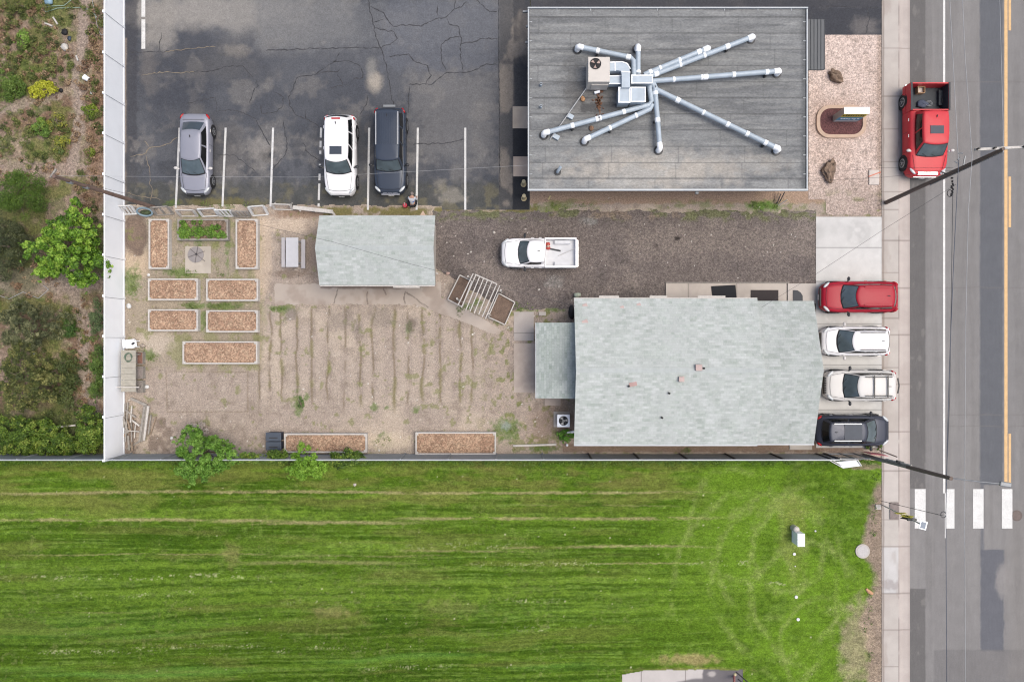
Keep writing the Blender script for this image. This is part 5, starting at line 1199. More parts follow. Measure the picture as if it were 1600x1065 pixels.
for t in (.72, .86): p = a2.lerp(b2, t); MB().box(p.x, p.y-.08, p.z+.1, .28, .12, .14, -.3).build('terminal_box', M_steel, pl)
ps, a3, b3 = pole('utility pole by the lawn corner with dark upper half and a thin street lamp arm', 1350, 711, 1486, 747, 8.3, .12, .085, flat('silvered pole', c(150, 146, 140), .8, grains=[('noise', 3, .8, 1.15)]))
m = MB(); m.tube([a3.lerp(b3, .56), b3+Vector((0, 0, .02))], [.110, .095], 12); m.build('upper_shaft', M_pole, ps)
m = MB(); m.tube([a3.lerp(b3, .30)+Vector((0, .12, 0)), a3.lerp(b3, .60)+Vector((0, .12, 0))], .045, 8); m.build('riser_conduit', M_wood_w, ps)
p = a3.lerp(b3, .47); MB().box(p.x, p.y+.16, p.z, .36, .12, .16, -.25).build('junction_box', M_dark, ps)
la = b3+Vector((.02, 0, -.1)); lb_ = W(1566, 755.5, 8.7); MB().tube([la, la.lerp(lb_, .5)+Vector((0, 0, .12)), lb_], .03, 8).build('lamp_arm', M_steel, ps)
MB().box(lb_.x+.15, lb_.y-.02, 8.7, .55, .22, .12, -.15).build('lamp_head', M_steel, ps, bevel=.04)
def cable(name, lb, pts, r, mat, group=None, sag=0):
    P = []
    for a, b in zip(pts[:-1], pts[1:]):
        a = Vector(a); b = Vector(b)
        for i in range(10): t = i/10; q = a.lerp(b, t); q.z -= sag*4*t*(1-t); P.append(q)
    P.append(Vector(pts[-1])); o = MB().tube(P, r, 6).build(name, mat, None); tag(o, lb, 'cable', group); return o
G = 'cables strung along the road'
cA = cable('street_cable', 'pale bundled cable along the road passing right of the red pickup', [W(1480, -330, 8.2), W(1484, 0, 7.9), W(1497.5, 250, 8.6)], .013, M_wirew, G)
cA2 = cable('street_cable', 'dark bundled cable along the road running south from the tall pole to the crosswalk', [W(1498, 250, 8.6), W(1490.5, 400, 8.0), W(1484, 560, 7.7), W(1480, 700, 7.5), W(1478, 800, 7.4), W(1481, 1400, 7.6)], .017, flat('blue grey cable', c(92, 98, 112), .6), G)
cB = cable('street_cable', 'second dark cable running south beside the white edge line', [W(1489, 285, 7.6), W(1487, 420, 7.2), W(1484, 620, 7.0), W(1478.5, 760, 7.4)], .013, M_wire, G)
cC = cable('street_cable', 'thin pale high cable along the middle of the near lane', [W(1499, -330, 9.6), W(1504, 0, 9.7), W(1508, 90, 9.9), W(1519, 245, 10.3), W(1513, 330, 10.2), W(1509, 500, 10), W(1507, 800, 9.8), W(1511, 1400, 9.9)], .012, M_wirew, G)
cD = cable('street_cable', 'thin pale high cable beside the yellow centre line', [W(1560, -330, 9.8), W(1562, 0, 9.9), W(1568, 228, 10.4)], .010, M_wirew, G)
m = MB()
for k in range(7): p = W(1487.5+random.uniform(-1, 1), 278+k*4, 7.6); m.tube([p, p+Vector((random.uniform(-.12, .12), random.uniform(-.15, 0), random.uniform(-.1, .1)))], .045, 6)
p = W(1484, 302, 7.4); m.tube([(p.x+.13*math.cos(t*PI/6), p.y+.17*math.sin(t*PI/6), 7.4) for t in range(13)], .018, 6)
sc_ = m.build('splice_coil', M_black, pr)
m = MB()
for k in range(5): p = W(1497+random.uniform(-1.5, 1.5), 240+k*5, 8.5); m.tube([p, p+Vector((random.uniform(-.2, .2), random.uniform(-.1, .1), 0))], .03, 6)
m.build('cable_clamps', M_steel, pr)
cable('guy_wire', 'thin dark guy wire from the lawn edge up to a ring over the crosswalk', [W(1376, 782, 0.1), W(1473, 805, 7.3)], .014, M_wire)
p = W(1474, 803.5, 7.4); tag(MB().tube([(p.x+.13*math.cos(t*PI/6), p.y+.15*math.sin(t*PI/6), 7.4) for t in range(13)], .018, 6).build('cable_ring', M_wire, None), 'small dark coil hanging on the cable over the crosswalk', 'cable coil')
cable('service_drop', 'pale service wire crossing the parking lot from the reddish pole to the flat roof building', [W(84, 275, 8.9), W(480, 277, 6.0), W(828, 258, 4.2)], .005, M_wirew)
cable('service_drop', 'dark service wire from the reddish pole over the shed roof to the house', [W(84, 276, 8.8), W(520, 378, 5.6), W(640, 412, 4.4), W(898, 478, 3.0)], .007, M_wire)
cable('service_drop', 'dark service wire from the tall pole across the driveway to the house corner', [W(1494, 288, 7.8), W(1377, 361, 5.6), W(1275, 428, 3.2), W(1190, 480, 3.0)], .007, M_wire)
cable('service_drop', 'thin dark service wire from the tall pole to the flat roof building, lower one', [W(1494, 266, 7.9), W(1380, 277, 6), W(1262, 283, 4.2)], .006, M_wire)
cable('service_drop', 'thin service wire from the tall pole to the flat roof building, upper one', [W(1490, 262, 7.9), W(1380, 262, 6), W(1262, 272, 4.2)], .006, M_wire)

# little litter here and there
LIT = [(101, 50, .22, 'black_bag', 'crumpled black bag among the weeds near the top left', M_black), (108, 60, .14, 'blue_bag', 'small dark blue bag below the crumpled black bag', flat('dark blue', c(60, 74, 92), .6)), (101, 74, .24, 'white_bag', 'crumpled white bag beside the path in the weeds', flat('white plastic', c(222, 218, 210), .5)),
       (145, 145, .16, 'white_scrap', 'white scrap of litter east of the white bucket', M_whitep), (95, 141, .16, 'black_scrap', 'black scrap beside the yellow bush', M_black), (201, 478, .17, 'white_shoe', 'white litter by the inside of the white fence', M_whitep), (1358, 1058, .01, None, None, None),
       (232, 429, .10, 'white_scrap', 'small white scrap at the corner of the upper left wood chip bed', M_whitep), (229, 604, .14, 'white_scrap', 'white scrap on the dirt east of the low crates', M_whitep), (268, 684, .11, 'white_scrap', 'white scrap on the dirt west of the willow over the fence', M_whitep),
       (682, 427, .11, 'pale_stone', 'pale stone beside the southeast corner of the shed', M_concf), (700, 427, .13, 'pink_stone', 'pinkish stone west of the arbor', flat('pink stone', c(206, 176, 164), .9)), (77, 3, .3, 'blue_tarp', 'light blue tarp scrap at the top edge of the overgrown lot', flat('blue tarp', c(150, 184, 206), .6)),
       (53, 552, .1, 'white_scrap', 'tiny white scrap between the big olive shrubs', M_whitep), (101, 621, .14, 'pale_plank', 'short pale piece of wood in the overgrown lot clearing', M_wood_w), (772, 363, .10, 'pale_stone', 'pale stone on the gravel northwest of the white pickup', M_concf), (554, 757, .10, 'pale_stone', 'pale stone on the lawn south of the fence', M_concf)]
for (x, y, r, nm, lb, mt) in LIT:
    if nm is None: continue
    p = W(x, y, .08); o = MB().ball(p.x, p.y, r*.4, r, r*random.uniform(.6, 1.1), r*.5, 8, .22).build(nm, mt, None); tag(o, lb, nm.split('_')[1])
bt_ = thing('bucket', 'white plastic bucket lying on its side on the path of the overgrown lot', 'bucket', tuple(W(134, 122))); a = W(131, 120, .2); b = W(139, 125, .12); MB().tube([a, b], [.17, .13], 16, cap=False).build('bucket_wall', M_white, bt_); MB().tube([a.lerp(b, .9), b], .12, 16).build('bucket_base', flat('grey inside', c(150, 150, 152), .6), bt_); MB().tube([a.lerp(b, .02)+Vector((0, 0, .0)), a.lerp(b, .06)], .10, 14).build('opening', flat('inside shade plastic', c(160, 160, 162), .6), bt_)
cable('garden_hose', 'pale green hose looping across the top of the overgrown lot', [W(118, -5, .1), W(100, 9, .1), W(76, 10, .1), W(66, 15, .1), W(72, 19, .1), (W(90, 13, .1)), W(130, 12, .1), W(144, 18, .1), W(158, 36, .1)], .022, flat('pale green hose', c(160, 186, 168), .5))
cable('loose_string', 'thin white cord hanging down by the white fence in the overgrown lot', [W(144, 0, .1), W(148, 20, .1), W(153, 46, .1), W(158, 55, .1), W(163, 53, .1)], .016, M_wirew)
cable('loose_string', 'white cord lying on the bare ground west of the big bright tree', [W(0, 462, .08), W(14, 467, .08), W(36, 456, .08), W(60, 466, .08), W(76, 452, .08), W(68, 446, .08)], .018, M_wirew)
sk = [((83, 27), (90, 38)), ((119, 87), (122, 95)), ((88, 667), (118, 664)), ((70, 36), (82, 41))]
for k, (a, b) in enumerate(sk): tag(MB().bar(W(*a, .08), W(*b, .1), .09, .05).build('loose_stick', M_wood_w, None), ('pale board scrap northwest of the black bag', 'short white stick lying on the dirt path', 'long pale timber between the bottom shrubs', 'pale board scrap left of the other one near the black bag')[k], 'stick')

# ------------------------------------------------------------------ VEHICLES
def carpaint(nm, col, metal=0, rough=.42): return flat(nm+' car paint', col, rough, metal, grains=[('noise', 1.1, .97, 1.03)], coat=.08, spec=.22)
def lerp(a, b, t): return a+(b-a)*t
def rotball(x, y, z, rx, ry, rz, a):
    m = MB().ball(0, 0, 0, rx, ry, rz, 14); cs, sn = math.cos(a), math.sin(a)
    m.v = [(x+p[0]*cs-p[1]*sn, y+p[0]*sn+p[1]*cs, z+p[2]) for p in m.v]; return m
def wheel(root, x, y, r, wd, side, rim=M_alloy):
    m = MB(); m.tube([(x, y-wd/2, r), (x, y-wd*.42, r), (x, y+wd*.42, r), (x, y+wd/2, r)], [r*.93, r, r, r*.93], 24); t = m.build('wheel', M_black, root, local=True)
    f = y+side*wd/2; m = MB(); m.tube([(x, f-side*.002, r), (x, f+side*.012, r)], [r*.66, r*.60], 20); rm = m.build('rim', rim, t, local=True)
    MB().tube([(x, f, r), (x, f+side*.015, r)], r*.52, 18).build('rim_well', M_dark, rm, local=True)
    q = []
    for k in range(10): a = k*PI/5+.3; rr = r*(.58 if k % 2 == 0 else .16); q.append((x+math.cos(a)*rr, r+math.sin(a)*rr))
    m = MB(); m.add([(u, f+side*.02, v) for u, v in q], [tuple(range(10)) if side < 0 else tuple(range(9, -1, -1))]); m.build('spokes', rim, rm, local=True)
def make_vehicle(name, label, cat, head, front, tail, wsb, wst, rr, rb, e0, e1, zr, paint, wr, wb, zb=.98, zdeck=None, zf=.6, zt=.85, ze=.85, hood0=.72,
                 trunk=None, r=.34, rails=None, sunroof=None, bed=None, side=None, mir=None, tails=True, bulge=.10, rake=1.0, grille=M_dark, crossbars=False, cladding=None, rearglass=True, steer=0, cap=.10, group='parked vehicles', nwin=2, chrome_line=False, rimm=M_alloy, wsz=None):
    sgn = {'S': (0, -1), 'W': (-1, 0), 'E': (1, 0)}[head]; ax = 1 if head == 'S' else 0
    def along(p, z):                                                # distance behind the front, metres
        q = (W(800, p, z).y if head == 'S' else W(p, 532.5, z).x); f = (W(800, front, zf).y if head == 'S' else W(front, 532.5, zf).x)
        return abs(q-f)
    f = (W(800, front, zf).y if head == 'S' else W(front, 532.5, zf).x)
    L = along(tail, zt); s0 = (W(e0, 0, ze).x if head == 'S' else W(0, e0, ze).y); s1 = (W(e1, 0, ze).x if head == 'S' else W(0, e1, ze).y)
    hw = abs(s1-s0)/2; sc_ = (s0+s1)/2
    if head == 'S': loc = (sc_, f+L/2, .035); rz = -PI/2
    elif head == 'W': loc = (f+L/2, sc_, .05); rz = PI
    else: loc = (f-L/2, sc_, .05); rz = 0
    if group: root = thing(name, label, cat, loc, rz+steer, group)
    X = lambda d: L/2-d
    bf, tf, tr, br = X(along(wsb, zb)), X(along(wst, zr)), X(along(rr, zr)), X(along(rb, zb+.1))
    zc = zb-.05; zbot = .26; zd = zdeck or zb
    # body loft
    rd = {'S': .9, 'W': 1.0, 'E': 1.0}[head]*(.6 if bed is not None else 1)
    st = [(L/2, .50-.1*rd+.12, .58, .42), (L/2-.06, .78-.10*rd, hood0-.04, .32), (L/2-.18, .90-.08*rd, hood0+.03, .27), (L/2-.38, .96-.05*rd, hood0+.07, .26), (L/2-.72, 1-.02*rd, hood0+.13, zbot), (lerp(L/2-.72, bf, .6), 1, lerp(hood0+.13, zc, .7), zbot), (bf+.05, 1, zc, zbot), (bf-.3, 1, zb-.01, zbot)]
    if bed is None:
        st += [(0, 1.0, zb, zbot), (br+.3, 1.0, lerp(zb, zd, .8), zbot), (br, .995, zd, zbot), (-L/2+.60, .98, zd-.01, zbot), (-L/2+.28, .92, zd-.03, .28), (-L/2+.10, .80, zd-.08, .32), (-L/2, .60, zd-.30, .42)]; st = sorted(st, key=lambda q: -q[0])
    else: xb = br-.03; st += [(lerp(bf, xb, .5), 1, zb, zbot), (xb+.05, 1, zb, zbot), (xb, 1, zb, zbot)]
    prof = [(.93, 0), (1.0, .22), (1.0, .62), (.965, .90), (.90, .975), (.6, 1.0), (0, 1.015)]
    vs = []; ring = [(y, t) for y, t in prof]+[(-y, t) for y, t in prof[-2::-1]]
    for (x, k, zt_, zb_) in st:
        for (y, t) in ring: vs.append((x, y*hw*k, zb_+(zt_-zb_)*t))
    n = len(ring); fs = [(i*n+j, i*n+j+1, (i+1)*n+j+1, (i+1)*n+j) for i in range(len(st)-1) for j in range(n-1)]
    m = MB(); m.add(vs, fs, True); m.add(vs[:n], [tuple(range(n-1, -1, -1))]); m.add(vs[-n:], [tuple(range(n))])
    m.build('body', paint, root, local=True)
    u = MB().box(0 if bed is None else (L/2+br)/2-.1, 0, .30, (L-.5) if bed is None else (L/2-br-.3), hw*1.7, .14).build('underside', M_black, root, local=True)
    if cladding is not None:
        m = MB(); m.box(0, hw+.004, .36, L-.7, .03, .2); m.box(0, -hw-.004, .36, L-.7, .03, .2); m.build('sill_cladding', cladding, root, local=True)
    # cabin
    wbh, wrh = min(wb/2, hw*.94), wr/2
    wtf = lambda s: 1-.07*abs(2*s-1)**3
    def P(face, s, v):
        z = lerp(zb-.04, zr, v); xf = lerp(bf, tf, v); xr = lerp(br, tr, v); w_ = lerp(wbh, wrh, v)+.02*math.sin(PI*v)
        if face == 'f': return Vector((xf+bulge*(1-s*s), s*w_*.93, z))
        if face == 'r': return Vector((xr-bulge*.6*(1-s*s), s*w_*.93, z))
        return Vector((lerp(xf, xr, s), (w_ if face == 'l' else -w_)*wtf(s), z))
    nv = 6; rings = []
    for i in range(nv+1):
        v = i/nv; rg = [P('l', s/12, v) for s in range(13)]+[P('r', 1-s/5, v) for s in range(1, 10)]+[P('R', 1-s/12, v) for s in range(13)]+[P('f', -1+s/5, v) for s in range(1, 10)]
        rings.append(rg)
    top = rings[-1]; cen = sum(top, Vector())/len(top)
    for q in (.955, .85, .6, .3, .05): rings.append([Vector((cen.x+(p.x-cen.x)*(1-(1-q)*.9), cen.y+(p.y-cen.y)*q, zr+cap*.55*(1-q**3)+cap*.12)) for p in top])
    n = len(top); vs = [p for rg in rings for p in rg]
    m = MB(); m.add(vs, [(i*n+j, i*n+(j+1) % n, (i+1)*n+(j+1) % n, (i+1)*n+j) for i in range(len(rings)-1) for j in range(n)], True); m.add(vs[-n:], [tuple(range(n))])
    cabin = m.build('cabin', paint, root, local=True)
    ztop = zr+cap*.62
    def patch(face, s0, s1, v0, v1, off, mt, nm, par=root, ns=8):
        m = MB(); vs = []
        d = {'f': Vector((.8, 0, .6)), 'r': Vector((-.8, 0, .5)), 'l': Vector((0, .95, .25)), 'R': Vector((0, -.95, .25))}[face]*off
        for i in range(5):
            for j in range(ns+1):
                s = lerp(s0, s1, j/ns); v = lerp(v0, v1, i/4); vs.append(P(face, s, v)+d)
        fs = [(i*(ns+1)+j, i*(ns+1)+j+1, (i+1)*(ns+1)+j+1, (i+1)*(ns+1)+j) for i in range(4) for j in range(ns)]
        if face in 'rl': fs = [f[::-1] for f in fs]
        m.add(vs, fs, True); return m.build(nm, mt, par, local=True)
    g = patch('f', -.99, .99, -.04, .96, .006, M_black, 'windscreen_surround'); patch('f', -.93, .93, .06, .93, .014, M_wind, 'windscreen')
    if rearglass: patch('r', -.90, .90, .16, .90, .010, M_glass if trunk is None else flat('rear glass', c(70, 80, 90), .05, spec=.7), 'rear_window')
    segs = {2: ((.07, .47), (.51, .93)), 3: ((.06, .36), (.39, .66), (.69, .95)), 1: ((.12, .85),)}[nwin]
    for fc in 'lR':
        for (a, b) in segs: patch(fc, a, b, .12, .88, .010, M_glass, 'side_window')
    m = MB()
    for sd in (-.2, .45): m.bar(P('f', sd, .02)+Vector((.02, 0, .02)), P('f', sd-.42, .22)+Vector((.02, 0, .02)), .015, .02)
    m.build('wiper', M_black, root, local=True)
    # mirrors
    for sd in (-1, 1):
        m = MB(); m.ball(bf-.25, sd*(hw+.13), zb+.06, .09, .13, .07, 10); m.bar((bf-.22, sd*(hw-.05), zb), (bf-.22, sd*(hw+.08), zb+.04), .06, .05); m.build('wing_mirror', mir or paint, root, local=True)
    # lights and front end
    for sd in (-1, 1):
        rotball(L/2-.27, sd*hw*.77, hood0+.015, .24, .085, .06, -sd*.75).build('headlight', M_lampglass, root, local=True)
        if tails: rotball(-L/2+.20, sd*hw*.86, zd-.15, .18, .07, .10, sd*.6).build('taillight', M_tail, root, local=True)
    MB().box(L/2-.06, 0, .60, .15, hw*1.15, .20).build('grille', grille, root, local=True)
    MB().box(L/2+.015, 0, .42, .03, .32, .12).build('number_plate', M_whitep, root, local=True)
    # hood shut lines
    m = MB()
    for sd in (-1, 1): m.tube([(lerp(L/2-.35, bf, t), sd*hw*lerp(.70, .84, t), lerp(hood0+.095, zc+.0, t**.8)+.004) for t in (0, .25, .5, .75, 1)], .009, 4)
    m.tube([(L/2-.30+.08*(1-(k/4)**2), hw*.70*k/4, hood0+.085) for k in range(-4, 5)], .009, 4)
    m.build('bonnet_gap', M_dark, root, local=True)
    for sd in (-1, 1):
        m = MB()
        for x in (bf-.30, lerp(bf-.3, br, .5)): m.box(x, sd*(hw+.002), .68, .012, .012, .52)
        m.build('door_gap', M_dark, root, local=True)
        for x in (lerp(bf-.3, br, .38), lerp(bf-.3, br, .80)): MB().box(x, sd*(hw+.012), zb-.14, .17, .03, .035).build('door_handle', mir if mir is M_chromew else paint, root, local=True)
    xw = L/2-.88; xr_ = -L/2+.92
    for x in (xw, xr_):
        for sd in (-1, 1):
            MB().tube([(x, sd*(hw-.10), r+.02), (x, sd*(hw+.006), r+.02)], r*1.17, 24).build('wheel_arch', M_black, root, local=True)
            wheel(root, x, sd*(hw-.085), r, .22, sd, rimm)
    if trunk is not None:
        m = MB(); m.tube([(br-.03, hw*.72*k/4, zd+.012) for k in range(-4, 5)], .009, 4); m.build('boot_gap', M_dark, root, local=True)
    if rails is not None:
        for sd in (-1, 1):
            MB().bar((tf-.25, sd*wrh*.86, ztop+.02), (tr+.15, sd*wrh*.86, ztop+.02), .05, .045).build('roof_rail', rails, root, local=True)
    if crossbars:
        for t in (.38, .78):
            x = lerp(tf, tr, t); MB().bar((x, -wrh*1.0, ztop+.07), (x, wrh*1.0, ztop+.07), .06, .03, up=(0, 0, 1)).build('cross_bar', M_dark, root, local=True)
    if sunroof:
        t0, t1, k = sunroof; MB().box((lerp(tf, tr, t0)+lerp(tf, tr, t1))/2, 0, ztop+.012, abs(lerp(tf, tr, t0)-lerp(tf, tr, t1)), wr*k, .012).build('sunroof', M_sun, root, local=True)
    MB().bar((tr+.35, .0, ztop), (tr+.22, .0, ztop+.06), .03, .05).build('roof_aerial', M_dark, root, local=True)
    if bed is not None:
        zbd, bedm = bed; x0 = -L/2+.05; x1 = xb-.02; t = .09
        m = MB()
        for sd in (-1, 1): m.box((x0+x1)/2, sd*(hw-t/2), (zbd+.42)/2, x1-x0, t, zbd-.42); m.box((x0+x1)/2, sd*(hw-.015), .58, x1-x0-.1, .05, .3)
        m.box(x1-.03, 0, (zbd+.45)/2, .06, (hw-t)*2-.004, zbd-.45); m.build('bed_side', paint, root, local=True)
        MB().box(x0+.03, 0, (zbd+.45)/2-.01, .07, (hw-t)*2-.004, zbd-.47).build('tailgate', paint, root, local=True)
        MB().box(x0-.06, 0, .45, .14, hw*1.8, .16).build('rear_bumper', M_chrome, root, local=True)
        MB().box((x0+x1)/2, 0, .52, x1-x0-.06, (hw-t)*2-.006, .10).build('bed_floor', bedm, root, local=True)
        if bedm is M_bedliner:
            for sd in (-1, 1): MB().box((x0+x1)/2, sd*(hw-t-.012), .9, x1-x0-.08, .02, zbd-.60).build('bed_liner', bedm, root, local=True)
        for sd in (-1, 1):
            MB().box((x0+x1)/2-.1, sd*(hw-t-.14), .66, .9, .22, .2).build('wheel_tub', bedm, root, local=True)
            MB().box((x0+x1)/2, sd*(hw-t/2), zbd+.005, x1-x0, t+.01, .015).build('bed_rail_cap', bedm if bedm is M_bedliner else paint, root, local=True)
    root['_'] = 0; del root['_']
    return root, dict(L=L, hw=hw, tf=tf, tr=tr, br=br, wrh=wrh, ztop=ztop, zd=zd)
M_chromew = flat('bright mirror', c(236, 232, 228), .3)
M_bedliner = flat('dark bed liner', c(56, 62, 68), .7, grains=[('noise', 6, .85, 1.1)])
M_sun = flat('sunroof glass', c(74, 82, 94), .4, spec=.2)
P_silver = carpaint('silver', c(168, 170, 182), .25, .38); P_white = carpaint('white', (.70, .70, .71)); P_white2 = carpaint('off white', c(236, 234, 230))
P_blacks = carpaint('midnight', c(68, 77, 92), .1, .3); P_black = carpaint('dark slate', c(74, 78, 90), .3, .28); P_redt = carpaint('tomato red', c(222, 66, 74)); P_reds = carpaint('crimson', c(182, 28, 52))
P_bedwhite = flat('white bed floor', c(226, 228, 232), .5, grains=[('noise', 2.5, .90, 1.03)])
make_vehicle('sedan', 'silver four door sedan parked nearest the white fence', 'car', 'S', 305, 177, 270, 246, 206, 188, 281, 328, 1.40, P_silver, 1.16, 1.50, zb=.95, zdeck=1.02, trunk=1, mir=M_chromew, r=.33, steer=-.012, bulge=.14)
r, d = make_vehicle('sport_utility_vehicle', 'white boxy SUV with a dark sunroof, parked beside the black SUV', 'SUV', 'S', 306.5, 179.7, 268, 248, 185, 181, 507, 556, 1.80, P_white, 1.34, 1.62, zb=1.12, zdeck=1.12, hood0=.86, r=.37, mir=M_dark, sunroof=(.10, .30, .52), nwin=3, bulge=.16)
MB().box(d['tr']+.02, 0, d['ztop']-.05, .10, .5, .04).build('high_brake_light', M_tail, r, local=True)
r, d = make_vehicle('sport_utility_vehicle', 'long black SUV with silver roof rails parked between two painted lines', 'SUV', 'S', 304.5, 169, 265, 247.5, 173, 171, 585, 634.5, 1.85, P_blacks, 1.36, 1.66, zb=1.15, zdeck=1.15, hood0=.90, r=.39, mir=M_dark, rails=None, nwin=3, grille=M_chrome, chrome_line=True, bulge=.12)
for sd in (-1, 1): MB().bar((lerp(d['tf'], d['tr'], .28), sd*d['wrh']*.93, d['ztop']+.01), (lerp(d['tf'], d['tr'], .97), sd*d['wrh']*.93, d['ztop']+.01), .06, .05).build('roof_rail', M_alloy, r, local=True)
m = MB()
for k in range(-4, 5): m.box(lerp(d['tf'], d['tr'], .62), k*.125, d['ztop']+.012, abs(d['tf']-d['tr'])*.66, .022, .014)
m.build('roof_rib', P_blacks, r, local=True)
MB().box(-d['L']/2-.02, 0, 1.12, .12, .7, .05).build('rear_step', M_steel, r, local=True)
m = MB()
for k in (-1, 0, 1): m.box(d['L']/2-.12, k*.30, .80, .14, .26, .10)
m.build('chrome_grille_top', M_chrome, r, local=True)
r, d = make_vehicle('pickup_truck', 'small white pickup with tools in its white bed, standing on the gravel', 'pickup truck', 'W', 783, 902, 813.4, 828, 849.5, 850, 372, 418, 1.48, P_white, 1.24, 1.46, zb=.98, zdeck=.95, hood0=.82, r=.33, mir=M_dark, bed=(.92, P_bedwhite), tails=False, nwin=1, ze=.8, bulge=.16, rimm=M_alloy)
tg1 = thing('leaf_blower', 'red and pale leaf blower lying in the bed of the white pickup', 'leaf blower', tuple(W(857, 385, .6)))
m = MB(); m.ball(*tuple(W(856, 381.5, .66)), .15, .12, .10, 10, .1); m.ball(*tuple(W(856.5, 387.5, .66)), .15, .12, .10, 10, .1); m.build('motor', flat('faded red plastic', c(198, 84, 74), .6), tg1); MB().tube([W(859, 388.5, .66), W(876, 392, .66)], .045, 8).build('nozzle', M_dark, tg1); MB().ball(*tuple(W(856.5, 384.5, .74)), .08).build('tank', flat('pale tan plastic', c(220, 190, 168), .6), tg1)
tg2 = thing('leaf_rake', 'grey fan rake with a thin handle lying in the bed of the white pickup', 'rake', tuple(W(868, 400, .6)))
MB().prism([tuple(W(*q, .62))[:2] for q in ((872.5, 400), (859.5, 397.5), (860.5, 404), (865.5, 410.5), (868, 410))], .59, .615).build('rake_head', flat('grey plastic rake', c(128, 132, 140), .7, grains=[('noise', 12, .75, 1.1)]), tg2)
MB().tube([W(872, 400, .62), W(899, 388, .9)], .013, 6).build('handle', M_wood_w, tg2)
r, d = make_vehicle('pickup_truck', 'red pickup with an open black bed and sunroof parked on the road beside the kerb', 'pickup truck', 'S', 277.5, 129.5, 242.5, 222.5, 174.5, 173.5, 1418.5, 1479.5, 1.82, P_redt, 1.48, 1.76, zb=1.20, zdeck=1.2, hood0=.98, r=.41, mir=M_chromew, bed=(1.28, M_bedliner), tails=False, ze=1.0, zt=1.1, sunroof=(.55-.28, .27+.26, .52), grille=M_chrome, bulge=.10)
MB().box(d['L']/2-.14, 0, .98, .16, 1.15, .10).build('chrome_grille_top', M_chrome, r, local=True)
bx_ = thing('cardboard_box', 'open cardboard box with white paper in the black bed of the red pickup', 'box', tuple(W(1439, 140, .6))); p = W(1439, 140.5, .85); m = MB()
for sx_, sy_, wx, wy in ((0, .18, .42, .03), (0, -.18, .42, .03), (.2, 0, .03, .33), (-.2, 0, .03, .33)): m.box(p.x+sx_, p.y+sy_, .74, wx, wy, .34)
m.build('box_side', flat('cardboard', c(196, 160, 122), .8), bx_); MB().box(p.x, p.y, .66, .38, .32, .15).build('paper', flat('paper', c(226, 214, 206), .8, grains=[('noise', 12, .8, 1.1)]), bx_)
bg_ = thing('cloth_heap', 'grey blue jacket heap with cables in the black bed of the red pickup', 'cloth', tuple(W(1444, 163, .6)))
m = MB(); m.ball(*tuple(W(1441, 163, .68)), .34, .24, .12, 12, .2); m.build('jacket', flat('blue grey cloth', c(88, 96, 116), .9), bg_)
p = W(1451, 162, .72); m = MB()
for k in range(3): m.tube([(p.x+(.10+.05*k)*math.cos(t*PI/8), p.y+(.08+.04*k)*math.sin(t*PI/8), .70+.03*k) for t in range(17)], .014, 5)
m.build('cable_loop', M_steel, bg_)
make_vehicle('sport_utility_vehicle', 'bright crimson red SUV parked facing the house, northernmost in the driveway row', 'SUV', 'W', 1280.5, 1403, 1318, 1343, 1395, 1400, 439.5, 488, 1.58, P_reds, 1.24, 1.52, zb=1.02, zdeck=1.05, hood0=.84, r=.36, mir=M_dark, nwin=3, bulge=.18, rails=P_reds)
make_vehicle('sport_utility_vehicle', 'white crossover with dark roof rails parked between the red SUV and the boxy white one', 'SUV', 'W', 1281, 1391, 1311.5, 1336.5, 1386, 1389.5, 510, 555.5, 1.52, P_white, 1.16, 1.46, zb=1.0, zdeck=1.02, hood0=.80, r=.35, mir=M_chromew, nwin=3, rails=M_dark, bulge=.16)
r, d = make_vehicle('sport_utility_vehicle', 'boxy white SUV with black roof cross bars between the white crossover and the black car', 'SUV', 'W', 1286, 1399.5, 1320, 1344, 1396.5, 1398, 578, 626, 1.62, P_white2, 1.26, 1.54, zb=1.05, zdeck=1.08, hood0=.88, r=.37, mir=M_dark, nwin=3, rails=M_dark, crossbars=True, bulge=.14)
m = MB()
for k in range(7): m.box(d['L']/2-.005, -.42+k*.14, .76, .12, .07, .16)
m.build('grille_slot', M_black, r, local=True)
m = MB(); m.bar((-d['L']/2-.04, -.45, .95), (-d['L']/2-.10, 0, .98), .05, .08); m.bar((-d['L']/2-.10, 0, .98), (-d['L']/2-.04, .45, .95), .05, .08); m.build('rear_trim', M_dark, r, local=True)
make_vehicle('sport_utility_vehicle', 'dark slate crossover with panoramic roof, southernmost in the driveway row, nose to the street', 'SUV', 'E', 1386, 1273.5, 1366, 1351, 1298, 1286, 648, 696.5, 1.56, P_black, 1.14, 1.50, zb=1.04, zdeck=1.04, hood0=.84, r=.36, mir=M_dark, nwin=2, rails=M_alloy, sunroof=(.10, .62, .78), bulge=.14, zt=.8)

